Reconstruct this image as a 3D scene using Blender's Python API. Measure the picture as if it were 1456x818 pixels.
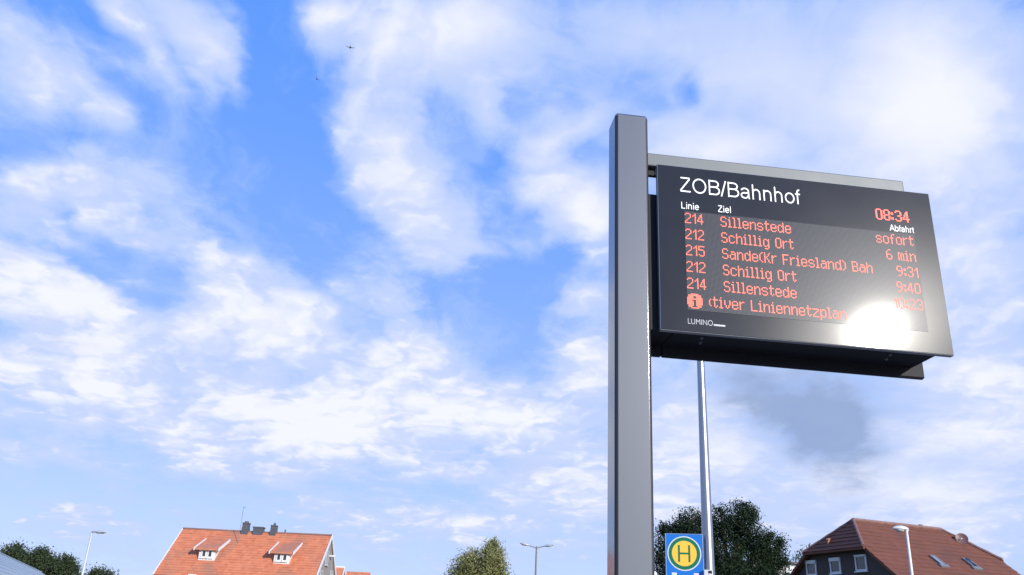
import bpy, bmesh, math, random
from mathutils import Vector, Matrix, noise

for o in list(bpy.data.objects):
    bpy.data.objects.remove(o)
SC = bpy.context.scene
COL = SC.collection
R = math.radians

# ------------------------------------------------------------------ camera
FOCAL_PX, PITCH, ROLL, EYE = 1205.7422, R(22.3228), R(2.9193), 1.6
C_POS = Vector((0, 0, EYE))
C_FWD = Vector((0, math.cos(PITCH), math.sin(PITCH)))
_r0 = Vector((1, 0, 0)); _u0 = _r0.cross(C_FWD)
C_RIGHT = math.cos(ROLL) * _r0 + math.sin(ROLL) * _u0
C_UP = -math.sin(ROLL) * _r0 + math.cos(ROLL) * _u0
cam_data = bpy.data.cameras.new('camera')
cam = bpy.data.objects.new('camera', cam_data)
COL.objects.link(cam)
cam.matrix_world = Matrix(((C_RIGHT.x, C_UP.x, -C_FWD.x, 0), (C_RIGHT.y, C_UP.y, -C_FWD.y, 0),
                           (C_RIGHT.z, C_UP.z, -C_FWD.z, EYE), (0, 0, 0, 1)))
cam_data.sensor_width = 36.0
cam_data.lens = FOCAL_PX / 1456 * 36.0
cam_data.clip_start = 0.05
cam_data.clip_end = 6000
SC.camera = cam

# ------------------------------------------------------------------ exposure
vs = SC.view_settings
SC.display_settings.display_device = 'sRGB'
vs.view_transform = 'Standard'; vs.look = 'None'; vs.gamma = 1; vs.use_curve_mapping = False
EXPOSURE = 0.55
vs.exposure = EXPOSURE
SC.cycles.max_bounces = 6
SC.cycles.use_denoising = True
SC.cycles.sample_clamp_indirect = 8

# ------------------------------------------------------------------ sun: low morning sun behind the camera's right shoulder
SUN_AZ, SUN_EL = R(142.7), R(18.9)           # azimuth clockwise from +Y
sun_dir = Vector((math.sin(SUN_AZ) * math.cos(SUN_EL), math.cos(SUN_AZ) * math.cos(SUN_EL), math.sin(SUN_EL)))
sd = bpy.data.lights.new('sun', 'SUN'); sd.energy = 3.6; sd.angle = R(0.53); sd.color = (1.0, 0.95, 0.87)
sun = bpy.data.objects.new('sun', sd); COL.objects.link(sun)
sun.location = (30, -40, 40)
sun.rotation_euler = sun_dir.to_track_quat('Z', 'Y').to_euler()

# ------------------------------------------------------------------ sky: Nishita with broken altocumulus, laid out by compass direction
# each cloud bank: (slant group, east/north slope, up/north slope, half length, half height, thickness)
CLOUD_ANGLES = [-35, -12, 5, 20, 35, 55]
CLOUDS = [
    (3, -0.6736, 0.6782, 0.1915, 0.0721, 0.75), (4, -0.5703, 0.6346, 0.069, 0.0312, 0.3), (4, -0.7405, 0.7611, 0.1883, 0.0415, 0.4), (4, -0.6338, 0.737, 0.1197, 0.0481, 0.3),
    (5, -0.5847, 0.8087, 0.1105, 0.0365, 0.5), (5, -0.485, 0.7959, 0.1878, 0.0464, 0.55), (5, -0.5226, 0.7317, 0.0949, 0.0248, 0.4), (5, -0.4126, 0.7024, 0.0817, 0.0195, 0.35),
    (5, -0.4234, 0.7935, 0.0891, 0.0525, 0.3), (2, -0.3009, 0.8293, 0.0806, 0.1012, 0.8), (2, -0.1494, 0.8045, 0.2167, 0.1749, 0.8), (2, -0.0589, 0.8293, 0.1079, 0.134, 0.5),
    (2, -0.2177, 0.6848, 0.0941, 0.226, 0.6), (2, -0.1938, 0.6008, 0.0914, 0.1168, 0.35), (2, -0.1573, 0.6196, 0.0892, 0.0934, 0.4), (3, -0.1262, 0.5396, 0.1345, 0.1, 0.65),
    (3, -0.0754, 0.4851, 0.1074, 0.0787, 0.55), (2, -0.0819, 0.4494, 0.064, 0.0312, 0.4), (2, -0.1619, 0.5217, 0.065, 0.0827, 0.4), (4, 0.0056, 0.6406, 0.105, 0.0658, 0.7),
    (2, -0.0398, 0.6723, 0.0313, 0.0801, 0.5), (0, 0.0637, 0.6497, 0.0926, 0.0334, 0.6), (2, 0.043, 0.6889, 0.0379, 0.0327, 0.4), (3, 0.0421, 0.56, 0.1174, 0.0836, 0.7),
    (2, 0.0987, 0.5687, 0.0913, 0.1322, 0.6), (2, 0.0948, 0.5051, 0.0738, 0.0718, 0.6), (2, 0.1005, 0.4103, 0.0535, 0.0542, 0.75), (2, 0.0883, 0.3342, 0.0734, 0.0642, 0.8),
    (1, 0.0676, 0.288, 0.1513, 0.054, 0.5), (2, 0.0193, 0.4681, 0.032, 0.0247, 0.3), (2, -0.0371, 0.4619, 0.0641, 0.0245, 0.35), (3, 0.1573, 0.8175, 0.3406, 0.1555, 0.5),
    (2, 0.1071, 0.6928, 0.1215, 0.1225, 0.4), (1, 0.3608, 0.7926, 0.3945, 0.2627, 0.5), (2, 0.5882, 0.7457, 0.3017, 0.3217, 0.55), (2, 0.5599, 0.6851, 0.1392, 0.1852, 0.4),
    (2, 0.5574, 0.8173, 0.1396, 0.2059, 0.3), (2, 0.6238, 0.5351, 0.1824, 0.3002, 0.6), (2, 0.4016, 0.6757, 0.2767, 0.122, 0.3), (2, 0.2528, 0.6327, 0.1509, 0.0597, 0.75),
    (2, 0.7071, 0.852, 0.2206, 0.2067, 0.4), (3, -0.6552, 0.4829, 0.1356, 0.0685, 0.95), (2, -0.5322, 0.5299, 0.1776, 0.0619, 0.95), (3, -0.494, 0.4614, 0.1622, 0.0671, 0.85),
    (3, -0.585, 0.4973, 0.104, 0.0691, 0.3), (2, -0.3905, 0.4451, 0.0236, 0.0353, 0.5), (4, -0.4217, 0.4655, 0.0695, 0.0494, 0.3), (3, -0.5935, 0.3865, 0.2372, 0.0752, 0.9),
    (3, -0.5047, 0.3486, 0.1997, 0.0638, 0.7), (4, -0.3381, 0.3766, 0.158, 0.0902, 0.9), (2, -0.3751, 0.3604, 0.0918, 0.0665, 0.3), (2, -0.252, 0.3957, 0.0699, 0.0761, 0.4),
    (2, -0.2274, 0.3779, 0.0849, 0.1085, 0.45), (2, -0.2561, 0.3295, 0.091, 0.0727, 0.4), (2, -0.4505, 0.3009, 0.3598, 0.0844, 0.6), (2, -0.5595, 0.255, 0.2479, 0.0815, 0.6),
    (2, -0.3554, 0.2526, 0.3354, 0.0564, 0.65), (3, -0.4504, 0.2218, 0.2613, 0.0428, 0.6), (2, -0.3022, 0.1873, 0.1628, 0.034, 0.7), (2, -0.2668, 0.227, 0.2073, 0.0414, 0.65),
    (2, -0.288, 0.1513, 0.1288, 0.0253, 0.7), (2, -0.2066, 0.2157, 0.1612, 0.0383, 0.6), (2, -0.2055, 0.2736, 0.1207, 0.0611, 0.4), (2, -0.5137, 0.1082, 0.1602, 0.0172, 0.5),
    (2, -0.4625, 0.0952, 0.0722, 0.0105, 0.3), (2, -0.2178, 0.1151, 0.0852, 0.0122, 0.35), (2, -0.5526, 0.1339, 0.0886, 0.0162, 0.25), (4, -0.1307, 0.3409, 0.1421, 0.0816, 0.8),
    (4, -0.0926, 0.3569, 0.0949, 0.0558, 0.4), (2, -0.1049, 0.2967, 0.1663, 0.0561, 0.55), (2, -0.0832, 0.2408, 0.1773, 0.054, 0.7), (2, 0.0099, 0.2371, 0.1326, 0.0479, 0.6),
    (2, -0.1522, 0.2545, 0.0887, 0.0609, 0.4), (2, 0.0692, 0.2231, 0.1321, 0.1035, 0.5), (2, -0.1548, 0.2015, 0.1311, 0.0291, 0.6), (2, -0.0943, 0.1749, 0.1873, 0.0214, 0.5),
    (2, -0.0575, 0.123, 0.1553, 0.0205, 0.6), (2, 0.0876, 0.1342, 0.1277, 0.0304, 0.5), (2, -0.1524, 0.1066, 0.1404, 0.0189, 0.4), (2, -0.0241, 0.1052, 0.1681, 0.0189, 0.35),
    (2, 0.1198, 0.1678, 0.0863, 0.0425, 0.4), (2, 0.2829, 0.1478, 0.3723, 0.0559, 0.5), (2, 0.5725, 0.2236, 0.2371, 0.135, 0.5), (1, 0.5182, 0.2548, 0.1572, 0.0363, 0.4),
    (2, 0.2715, 0.2421, 0.071, 0.0625, 0.65), (2, 0.2157, 0.2138, 0.088, 0.0881, 0.5), (2, 0.442, 0.184, 0.287, 0.044, 0.4), (2, 0.6028, 0.3028, 0.1222, 0.0955, 0.4),
    (2, 0.5438, 0.1489, 0.1728, 0.0566, 0.3), (2, 0.2049, 0.282, 0.0752, 0.0773, 0.3), (3, -0.4374, 0.5975, 0.2611, 0.1037, -0.35), (2, -0.303, 0.5294, 0.1625, 0.1395, -0.4),
    (2, -0.3703, 0.7472, 0.0784, 0.1933, -0.3), (2, -0.0449, 0.593, 0.0553, 0.1309, -0.45), (0, -0.0903, 0.6925, 0.072, 0.0595, -0.3), (2, -0.0013, 0.3808, 0.1165, 0.103, -0.42),
    (2, -0.0193, 0.3058, 0.0906, 0.0393, -0.3), (2, 0.2314, 0.7239, 0.028, 0.0418, -0.5), (2, 0.1617, 0.7376, 0.0871, 0.055, -0.3), (3, 0.0774, 0.4483, 0.0557, 0.0244, -0.5),
    (0, 0.0788, 0.6169, 0.0441, 0.0362, -0.45), (2, -0.2309, 0.4763, 0.0959, 0.0894, -0.35), (4, -0.5781, 0.4688, 0.1074, 0.0178, -0.5), (3, -0.5547, 0.4101, 0.1729, 0.0157, -0.45),
    (0, -0.429, 0.4102, 0.0747, 0.0356, -0.45), (2, -0.4676, 0.36, 0.0305, 0.0334, -0.4), (2, -0.2567, 0.3527, 0.021, 0.0434, -0.35), (2, -0.4583, 0.1467, 0.2326, 0.0583, -0.15),
    (1, -0.3185, 0.2854, 0.0585, 0.016, -0.4), (0, 0.0199, 0.5216, 0.05, 0.0252, -0.4), (2, -0.0178, 0.5299, 0.0196, 0.0331, -0.3), (2, -0.1843, 0.2399, 0.0591, 0.0135, -0.25),
    (2, -0.1245, 0.1474, 0.1284, 0.014, -0.25), (2, -0.2863, 0.612, 0.0501, 0.157, -0.35), (2, -0.0779, 0.3957, 0.0623, 0.0336, -0.3), (1, 0.5465, 0.2735, 0.0967, 0.013, -0.3),
    (2, -0.6527, 0.5792, 0.1201, 0.038, -0.3), (4, -0.5848, 0.6978, 0.121, 0.0254, -0.35), (5, -0.6271, 0.7933, 0.0883, 0.045, -0.35), (2, 0.1173, 0.6191, 0.027, 0.1171, -0.2),
    (2, -0.0505, 0.1392, 0.397, 0.153, 0.22), (2, 0.3583, 0.1717, 0.4342, 0.1571, 0.25), (2, 0.5913, 0.3382, 0.1856, 0.196, 0.35), (2, 0.3632, 0.4394, 0.4151, 0.2958, 0.5),
    (4, -0.3413, 0.3956, 0.1175, 0.0551, 0.3), (3, -0.5461, 0.3747, 0.1844, 0.0436, 0.3), (2, -0.0839, 0.2494, 0.1185, 0.0362, 0.3), (2, -0.4747, 0.5461, 0.1017, 0.0294, 0.25),
    (4, -0.3052, 0.422, 0.0671, 0.0405, 0.25), (2, -0.3104, 0.1869, 0.1184, 0.0198, 0.2), (4, -0.5015, 0.7761, 0.1903, 0.1114, 0.25), (4, -0.5985, 0.7576, 0.1045, 0.0743, 0.15),
    (3, -0.6724, 0.6924, 0.1126, 0.049, 0.2), (2, -0.5715, 0.1736, 0.1476, 0.0426, 0.2), (2, -0.1578, 0.4804, 0.0481, 0.0536, 0.2), (5, -0.4469, 0.7547, 0.1295, 0.0701, 0.2),
    (2, 0.204, 0.2471, 0.0594, 0.1356, 0.25), (2, -0.4898, 0.1761, 0.2503, 0.017, 0.3), (2, -0.3631, 0.118, 0.1985, 0.0123, 0.25), (2, -0.4427, 0.0785, 0.1668, 0.0107, 0.2),
    (2, -0.1182, 0.0852, 0.1947, 0.0133, 0.25), (2, -0.2626, 0.0934, 0.1257, 0.0107, 0.2), (3, -0.6679, 0.7532, 0.2875, 0.1223, 0.1), (5, -0.4891, 0.7644, 0.2774, 0.1358, 0.12),
]
DARK_CLOUDS = [
    (2, 0.3502, 0.2764, 0.17, 0.0753, 1.0), (2, 0.3939, 0.233, 0.0682, 0.0808, 0.9), (2, 0.3783, 0.2562, 0.0897, 0.0761, 0.3), (3, 0.3038, 0.2872, 0.0583, 0.0449, 0.4),
    (2, 0.4334, 0.294, 0.091, 0.047, 0.3), (2, 0.3573, 0.2594, 0.2244, 0.1144, 0.45), (2, 0.3958, 0.2188, 0.0885, 0.0711, 0.45), (2, -0.0626, 0.1913, 0.1736, 0.0232, 0.25),
    (2, 0.0536, 0.1848, 0.1157, 0.0316, 0.3), (2, -0.4973, 0.3166, 0.1895, 0.0341, 0.3), (2, -0.3323, 0.3163, 0.1247, 0.0311, 0.25), (2, -0.5744, 0.3124, 0.1401, 0.0315, 0.25),
    (1, -0.1027, 0.7274, 0.1045, 0.0839, 0.25), (3, 0.4036, 0.699, 0.1517, 0.1266, 0.3), (2, 0.6321, 0.4742, 0.0974, 0.1078, 0.2), (2, 0.5724, 0.2749, 0.1209, 0.0623, 0.2),
    (2, -0.1626, 0.6249, 0.0673, 0.059, 0.2), (3, 0.1267, 0.7295, 0.1579, 0.1046, 0.25), (2, 0.2391, 0.81, 0.1071, 0.133, 0.25),
]
SMOOTH_SHEETS = [
    (2, 0.4872, 0.7395, 0.6718, 0.4916, 1.0), (1, 0.2597, 0.8113, 0.468, 0.2875, 0.7), (2, 0.3911, 0.2568, 0.329, 0.183, 0.8), (2, 0.4836, 0.1861, 0.3793, 0.1306, 0.5),
    (1, -0.1275, 0.787, 0.2483, 0.1745, 0.4), (2, -0.5643, 0.4881, 0.1276, 0.0735, 0.0),
]

SKY_STRENGTH = 0.1
def build_world():
    w = bpy.data.worlds.new('World'); SC.world = w; w.use_nodes = True
    nt = w.node_tree; N = nt.nodes; L = nt.links; N.clear()
    def val(x, sock):
        if hasattr(x, 'links') or isinstance(x, bpy.types.NodeSocket): L.new(x, sock)
        else: sock.default_value = x
    def M(op, a, b=0.0, c=0.0, clamp=False):
        n = N.new('ShaderNodeMath'); n.operation = op; n.use_clamp = clamp
        val(a, n.inputs[0]); val(b, n.inputs[1]); val(c, n.inputs[2]); return n.outputs[0]
    def VM(op, a, b=(0, 0, 0), c=(0, 0, 0)):
        n = N.new('ShaderNodeVectorMath'); n.operation = op
        val(a, n.inputs[0]); val(b, n.inputs[1]); val(c, n.inputs[2])
        return n.outputs['Value'] if op == 'DOT_PRODUCT' else n.outputs[0]
    def COMB(x, y, z=0.0):
        n = N.new('ShaderNodeCombineXYZ'); val(x, n.inputs[0]); val(y, n.inputs[1]); val(z, n.inputs[2]); return n.outputs[0]
    def STEP(x, lo, hi):
        n = N.new('ShaderNodeMapRange'); n.interpolation_type = 'SMOOTHSTEP'
        val(x, n.inputs[0]); n.inputs[1].default_value = lo; n.inputs[2].default_value = hi; return n.outputs[0]
    def NOISE(v, scale, detail, rough=0.55, col=False):
        n = N.new('ShaderNodeTexNoise'); n.noise_dimensions = '2D'; n.inputs['Scale'].default_value = scale
        n.inputs['Detail'].default_value = detail; n.inputs['Roughness'].default_value = rough
        L.new(v, n.inputs['Vector']); return n.outputs['Color' if col else 0]
    def MIX(f, a, b):
        n = N.new('ShaderNodeMix'); n.data_type = 'RGBA'; val(f, n.inputs[0])
        for s, x in ((n.inputs[6], a), (n.inputs[7], b)):
            if isinstance(x, tuple): s.default_value = (*x, 1)
            else: L.new(x, s)
        return n.outputs[2]
    d = N.new('ShaderNodeTexCoord').outputs['Generated']
    sp = N.new('ShaderNodeSeparateXYZ'); L.new(d, sp.inputs[0]); dx, dy, dz = sp.outputs
    # cloud deck seen in perspective (drives the texture of the clouds)
    el = M('MAXIMUM', dz, 0.0)
    inv = M('DIVIDE', 1.0, M('ADD', el, 0.22))
    deck = COMB(M('MULTIPLY', dx, inv), M('MULTIPLY', dy, inv), 0.3)
    # slopes east/north and up/north: where the banks stand in the northern half
    ny = M('MAXIMUM', dy, 0.08)
    g = COMB(M('DIVIDE', dx, ny), M('DIVIDE', dz, ny))
    wv = VM('SUBTRACT', NOISE(deck, 2.6, 4, 0.6, True), (0.5, 0.5, 0.5))
    wv2 = VM('SUBTRACT', NOISE(deck, 9.0, 4, 0.6, True), (0.5, 0.5, 0.5))
    def slants(g):
        out = []
        for a in CLOUD_ANGLES:
            ca, sa = math.cos(R(a)), math.sin(R(a))
            out.append((VM('DOT_PRODUCT', g, (ca, -sa, 0)), VM('DOT_PRODUCT', g, (sa, ca, 0)), ca, sa))
        return out
    rotd = slants(VM('MULTIPLY_ADD', wv2, (WARP2, WARP2, 0), g))
    g = VM('MULTIPLY_ADD', wv, (WARP, WARP * .8, 0), g)
    g = VM('MULTIPLY_ADD', wv2, (WARP2, WARP2 * .8, 0), g)
    rot = slants(g)
    def banks(table, acc, rot):
        for ai, gx, gz, rx, rz, wgt in table:
            vx, vz, ca, sa = rot[ai]
            cx, cz = gx * ca - gz * sa, gx * sa + gz * ca
            # the running sum rides along in z (scaled to nothing) so that the banks are worked out one after another
            q = VM('MULTIPLY_ADD', COMB(vx, vz, acc), (1 / rx, 1 / rz, 1e-6), (-cx / rx, -cz / rz, 0))
            n = N.new('ShaderNodeTexGradient'); n.gradient_type = 'SPHERICAL'; L.new(q, n.inputs[0])
            acc = M('MULTIPLY_ADD', n.outputs['Fac'], wgt, acc)
        return acc
    north = STEP(dy, 0.12, 0.4)
    lowlift = M('MULTIPLY', M('SUBTRACT', 1.0, STEP(dz, 0.04, 0.30)), LOW)
    front = banks(CLOUDS, M('ADD', lowlift, BASE), rot)
    far = M('MULTIPLY_ADD', NOISE(deck, 1.3, 3), 1.4, -0.35)
    cover = M('ADD', M('MULTIPLY', front, north), M('MULTIPLY', far, M('SUBTRACT', 1.0, north)))
    # cauliflower puffs, ragged fibres and broad thickness changes
    def PUFF(v):
        n = N.new('ShaderNodeTexVoronoi'); n.voronoi_dimensions = '2D'; n.feature = 'SMOOTH_F1'
        n.inputs['Scale'].default_value = PUFF_SCALE; n.inputs['Detail'].default_value = 2.2; n.inputs['Roughness'].default_value = .5
        n.inputs['Lacunarity'].default_value = 2.3; n.inputs['Smoothness'].default_value = .7
        L.new(v, n.inputs['Vector']); return M('SUBTRACT', 0.45, n.outputs['Distance'])
    bent = VM('MULTIPLY_ADD', wv2, (.10, .10, 0), VM('MULTIPLY_ADD', wv, (.22, .22, 0), deck))
    n1 = NOISE(bent, 4.5, 8, 0.55)
    n2 = NOISE(VM('MULTIPLY', deck, (1, 1.6, 1)), 2.0, 4, 0.5)
    pf = PUFF(bent); pl = PUFF(VM('ADD', bent, (-.020, -.030, 0)))
    fluff = M('SUBTRACT', 1.0, M('MULTIPLY', M('MINIMUM', banks(SMOOTH_SHEETS, 0.0, rot), 1.0), M('MULTIPLY', north, .85)))
    relief = M('MULTIPLY', M('SUBTRACT', pf, pl), fluff)
    pf = M('MULTIPLY', pf, fluff)
    n1 = M('MULTIPLY_ADD', M('SUBTRACT', n1, 0.5), M('MULTIPLY_ADD', fluff, .6, .4), 0.5)
    dens = M('MULTIPLY_ADD', M('SUBTRACT', n1, 0.5), DETAIL, M('MULTIPLY', cover, COVER))
    dens = M('MULTIPLY_ADD', pf, PUFFS, dens)
    dens = M('MULTIPLY_ADD', M('SUBTRACT', n2, 0.5), 0.30, dens)
    # clear sky
    sky = N.new('ShaderNodeTexSky'); sky.sky_type = 'NISHITA'; sky.sun_disc = False
    sky.sun_elevation = SUN_EL; sky.sun_rotation = SUN_AZ
    sky.altitude = 0; sky.air_density = 1.0; sky.dust_density = 0.6; sky.ozone_density = 3.0
    k = 1 / (SKY_STRENGTH * 2 ** EXPOSURE)
    def T(r, g, b): return (r * k, g * k, b * k)
    clear = VM('MULTIPLY', sky.outputs[0], SKY_TINT)
    low = M('POWER', M('SUBTRACT', 1.0, el), 2.5)
    clear = MIX(0.93, clear, MIX(low, T(.070, .300, 1.0), T(.60, .735, 1.0)))
    # high thin fibres drawn out across the blue
    fib = NOISE(VM('MULTIPLY_ADD', wv, (.35, .35, 0), VM('MULTIPLY', deck, (1.5, .75, 1))), 3.2, 9, 0.62)
    c0 = M('MULTIPLY', STEP(fib, 0.44, 0.74), 0.42)
    clear = MIX(c0, clear, T(.54, .68, 1.0))
    fray = M('MULTIPLY_ADD', M('SUBTRACT', fib, 0.5), 0.55, dens)
    # thin veil, then body, then tops that face the morning sun
    c = MIX(M('MULTIPLY', STEP(fray, -0.02, 0.46), 0.70), clear, T(.54, .68, 1.0))
    c = MIX(M('MULTIPLY', STEP(fray, 0.20, 0.66), 0.90), c, T(.61, .705, 1.0))
    c = MIX(STEP(M('MULTIPLY_ADD', relief, RELIEF, dens), 0.44, 1.06), c, T(.92, .94, 1.02))
    dark = M('MULTIPLY', banks(DARK_CLOUDS, 0.0, rotd), M('ADD', 1.0, M('MULTIPLY_ADD', pf, 1.6, M('MULTIPLY', M('SUBTRACT', fib, 0.5), 2.2))))
    c = MIX(M('MULTIPLY', M('MULTIPLY', STEP(dark, 0.06, 1.7), north), 0.80), c, T(.28, .38, .62))
    # below the horizon
    bg = N.new('ShaderNodeBackground'); L.new(c, bg.inputs[0]); bg.inputs[1].default_value = SKY_STRENGTH
    out = N.new('ShaderNodeOutputWorld'); L.new(bg.outputs[0], out.inputs[0])
    w.cycles.sampling_method = 'MANUAL'; w.cycles.sample_map_resolution = 512
WARP, WARP2, BASE, DETAIL, COVER = 0.07, 0.04, 0.20, 0.62, 0.62
PUFF_SCALE, PUFFS, RELIEF, LOW = 5.2, 0.36, 0.55, 0.20
SKY_TINT = (1.75, 1.70, 2.3)
build_world()

# ------------------------------------------------------------------ helpers
def at(px, py, Y):
    """world point on the sight line through photo pixel (px, py), Y metres to the north"""
    d = C_FWD + (px - 728) / FOCAL_PX * C_RIGHT - (py - 409) / FOCAL_PX * C_UP
    return C_POS + d * (Y / d.y)

def tag(o, label=None, cat=None, group=None, kind=None):
    if label: o['label'] = label
    if cat: o['category'] = cat
    if group: o['group'] = group
    if kind: o['kind'] = kind
    return o

def empty(name, loc, rz=0.0):
    o = bpy.data.objects.new(name, None); COL.objects.link(o)
    o.location = loc; o.rotation_euler = (0, 0, rz); o.empty_display_size = 0.2
    return o

class MB:
    def __init__(s): s.bm = bmesh.new()
    def quad(s, *pts):
        return s.bm.faces.new([s.bm.verts.new(p) for p in pts])
    def box(s, lo, hi, bevel=0.0, seg=2, M=None):
        g = bmesh.ops.create_cube(s.bm, size=1.0)
        vs_ = g['verts']
        lo, hi = Vector(lo), Vector(hi)
        for v in vs_:
            v.co = Vector((lo[i] + (v.co[i] + .5) * (hi[i] - lo[i]) for i in range(3)))
        if bevel:
            es = list({e for v in vs_ for e in v.link_edges})
            r = bmesh.ops.bevel(s.bm, geom=es, offset=bevel, segments=seg, profile=0.5, affect='EDGES', clamp_overlap=True)
            vs_ = list({v for f in r['faces'] for v in f.verts} | {v for v in vs_ if v.is_valid})
        if M is not None:
            for v in vs_: v.co = M @ v.co
        return s
    def prism(s, poly, vec, bevel=0.0):
        """closed polygon pushed along vec"""
        vec = Vector(vec)
        a = [s.bm.verts.new(p) for p in poly]; b = [s.bm.verts.new(Vector(p) + vec) for p in poly]
        n = len(a)
        fs = [s.bm.faces.new(a[::-1]), s.bm.faces.new(b)]
        for i in range(n): fs.append(s.bm.faces.new((a[i], a[(i + 1) % n], b[(i + 1) % n], b[i])))
        bmesh.ops.recalc_face_normals(s.bm, faces=fs)
        if bevel:
            es = list({e for f in fs for e in f.edges})
            bmesh.ops.bevel(s.bm, geom=es, offset=bevel, segments=2, profile=0.5, affect='EDGES', clamp_overlap=True)
        return s
    def tube(s, pts, rad, n=10, cap=True, flat=1.0):
        pts = [Vector(p) for p in pts]
        if not isinstance(rad, (list, tuple)): rad = [rad] * len(pts)
        rings = []; ref = None
        for i, p in enumerate(pts):
            t = (pts[min(i + 1, len(pts) - 1)] - pts[max(i - 1, 0)]).normalized()
            if ref is None: ref = Vector((0, 1, 0)) if abs(t.y) < .9 else Vector((1, 0, 0))
            a = (ref - t * ref.dot(t)).normalized(); b = t.cross(a); ref = a
            rings.append([s.bm.verts.new(p + a * math.cos(2 * math.pi * k / n) * rad[i] + b * math.sin(2 * math.pi * k / n) * rad[i] * flat) for k in range(n)])
        for r0, r1 in zip(rings, rings[1:]):
            for k in range(n): s.bm.faces.new((r0[k], r0[(k + 1) % n], r1[(k + 1) % n], r1[k]))
        if cap:
            s.bm.faces.new(rings[0][::-1]); s.bm.faces.new(rings[-1])
        return s
    def disc(s, c, r, nrm, thick, n=40, r_in=None):
        """flat round plate (or ring) of some thickness facing nrm"""
        c, nrm = Vector(c), Vector(nrm).normalized()
        a = nrm.orthogonal().normalized(); b = nrm.cross(a)
        ring = lambda rr, o: [s.bm.verts.new(c + nrm * o + (a * math.cos(2 * math.pi * k / n) + b * math.sin(2 * math.pi * k / n)) * rr) for k in range(n)]
        f1, b1 = ring(r, thick), ring(r, 0)
        if r_in is None:
            fs = [s.bm.faces.new(f1), s.bm.faces.new(b1[::-1])]
        else:
            f0, b0 = ring(r_in, thick), ring(r_in, 0); fs = []
            for k in range(n):
                j = (k + 1) % n
                fs += [s.bm.faces.new((f1[k], f1[j], f0[j], f0[k])), s.bm.faces.new((b0[k], b0[j], b1[j], b1[k])), s.bm.faces.new((f0[k], f0[j], b0[j], b0[k]))]
        for k in range(n):
            j = (k + 1) % n; fs.append(s.bm.faces.new((b1[k], b1[j], f1[j], f1[k])))
        bmesh.ops.recalc_face_normals(s.bm, faces=fs)
        return s
    def blob(s, c, r, sub=2, scale=(1, 1, 1), M=None):
        g = bmesh.ops.create_icosphere(s.bm, subdivisions=sub, radius=r)
        for v in g['verts']:
            q = Vector((v.co.x * scale[0], v.co.y * scale[1], v.co.z * scale[2]))
            v.co = (M @ q if M is not None else q) + Vector(c)
        return s
    def build(s, name, mat, parent=None, smooth=False, loc=None, angle=40):
        me = bpy.data.meshes.new(name); s.bm.normal_update(); s.bm.to_mesh(me); s.bm.free()
        if smooth:
            me.polygons.foreach_set('use_smooth', [True] * len(me.polygons))
            if angle < 180: me.set_sharp_from_angle(angle=R(angle))
        me.materials.append(mat)
        o = bpy.data.objects.new(name, me); COL.objects.link(o)
        if parent is not None: o.parent = parent
        if loc is not None: o.location = loc
        return o

def text_mesh(name, body, size, mat, parent, x, y, z, width=None, align='LEFT', depth=0.0006, thin=-.009):
    """lettering standing on a board whose face looks to -y; width stretches the line to that length"""
    cu = bpy.data.curves.new(name, 'FONT'); cu.body = body; cu.size = size; cu.align_x = align; cu.extrude = depth; cu.offset = thin * size
    t = bpy.data.objects.new(name + '_outline', cu); COL.objects.link(t)
    dg = bpy.context.evaluated_depsgraph_get(); dg.update()
    me = bpy.data.meshes.new_from_object(t.evaluated_get(dg)); bpy.data.objects.remove(t); bpy.data.curves.remove(cu)
    xs = [v.co.x for v in me.vertices]; k = 1.0
    x0, x1 = min(xs), max(xs)
    if width: k = width / (x1 - x0)
    off = x0 if align == 'LEFT' else x1
    for v in me.vertices: v.co = Vector(((v.co.x - off) * k + x, y - v.co.z, v.co.y + z))
    me.materials.clear(); me.materials.append(mat); me.name = name
    o = bpy.data.objects.new(name, me); COL.objects.link(o); o.parent = parent
    return o

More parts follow.
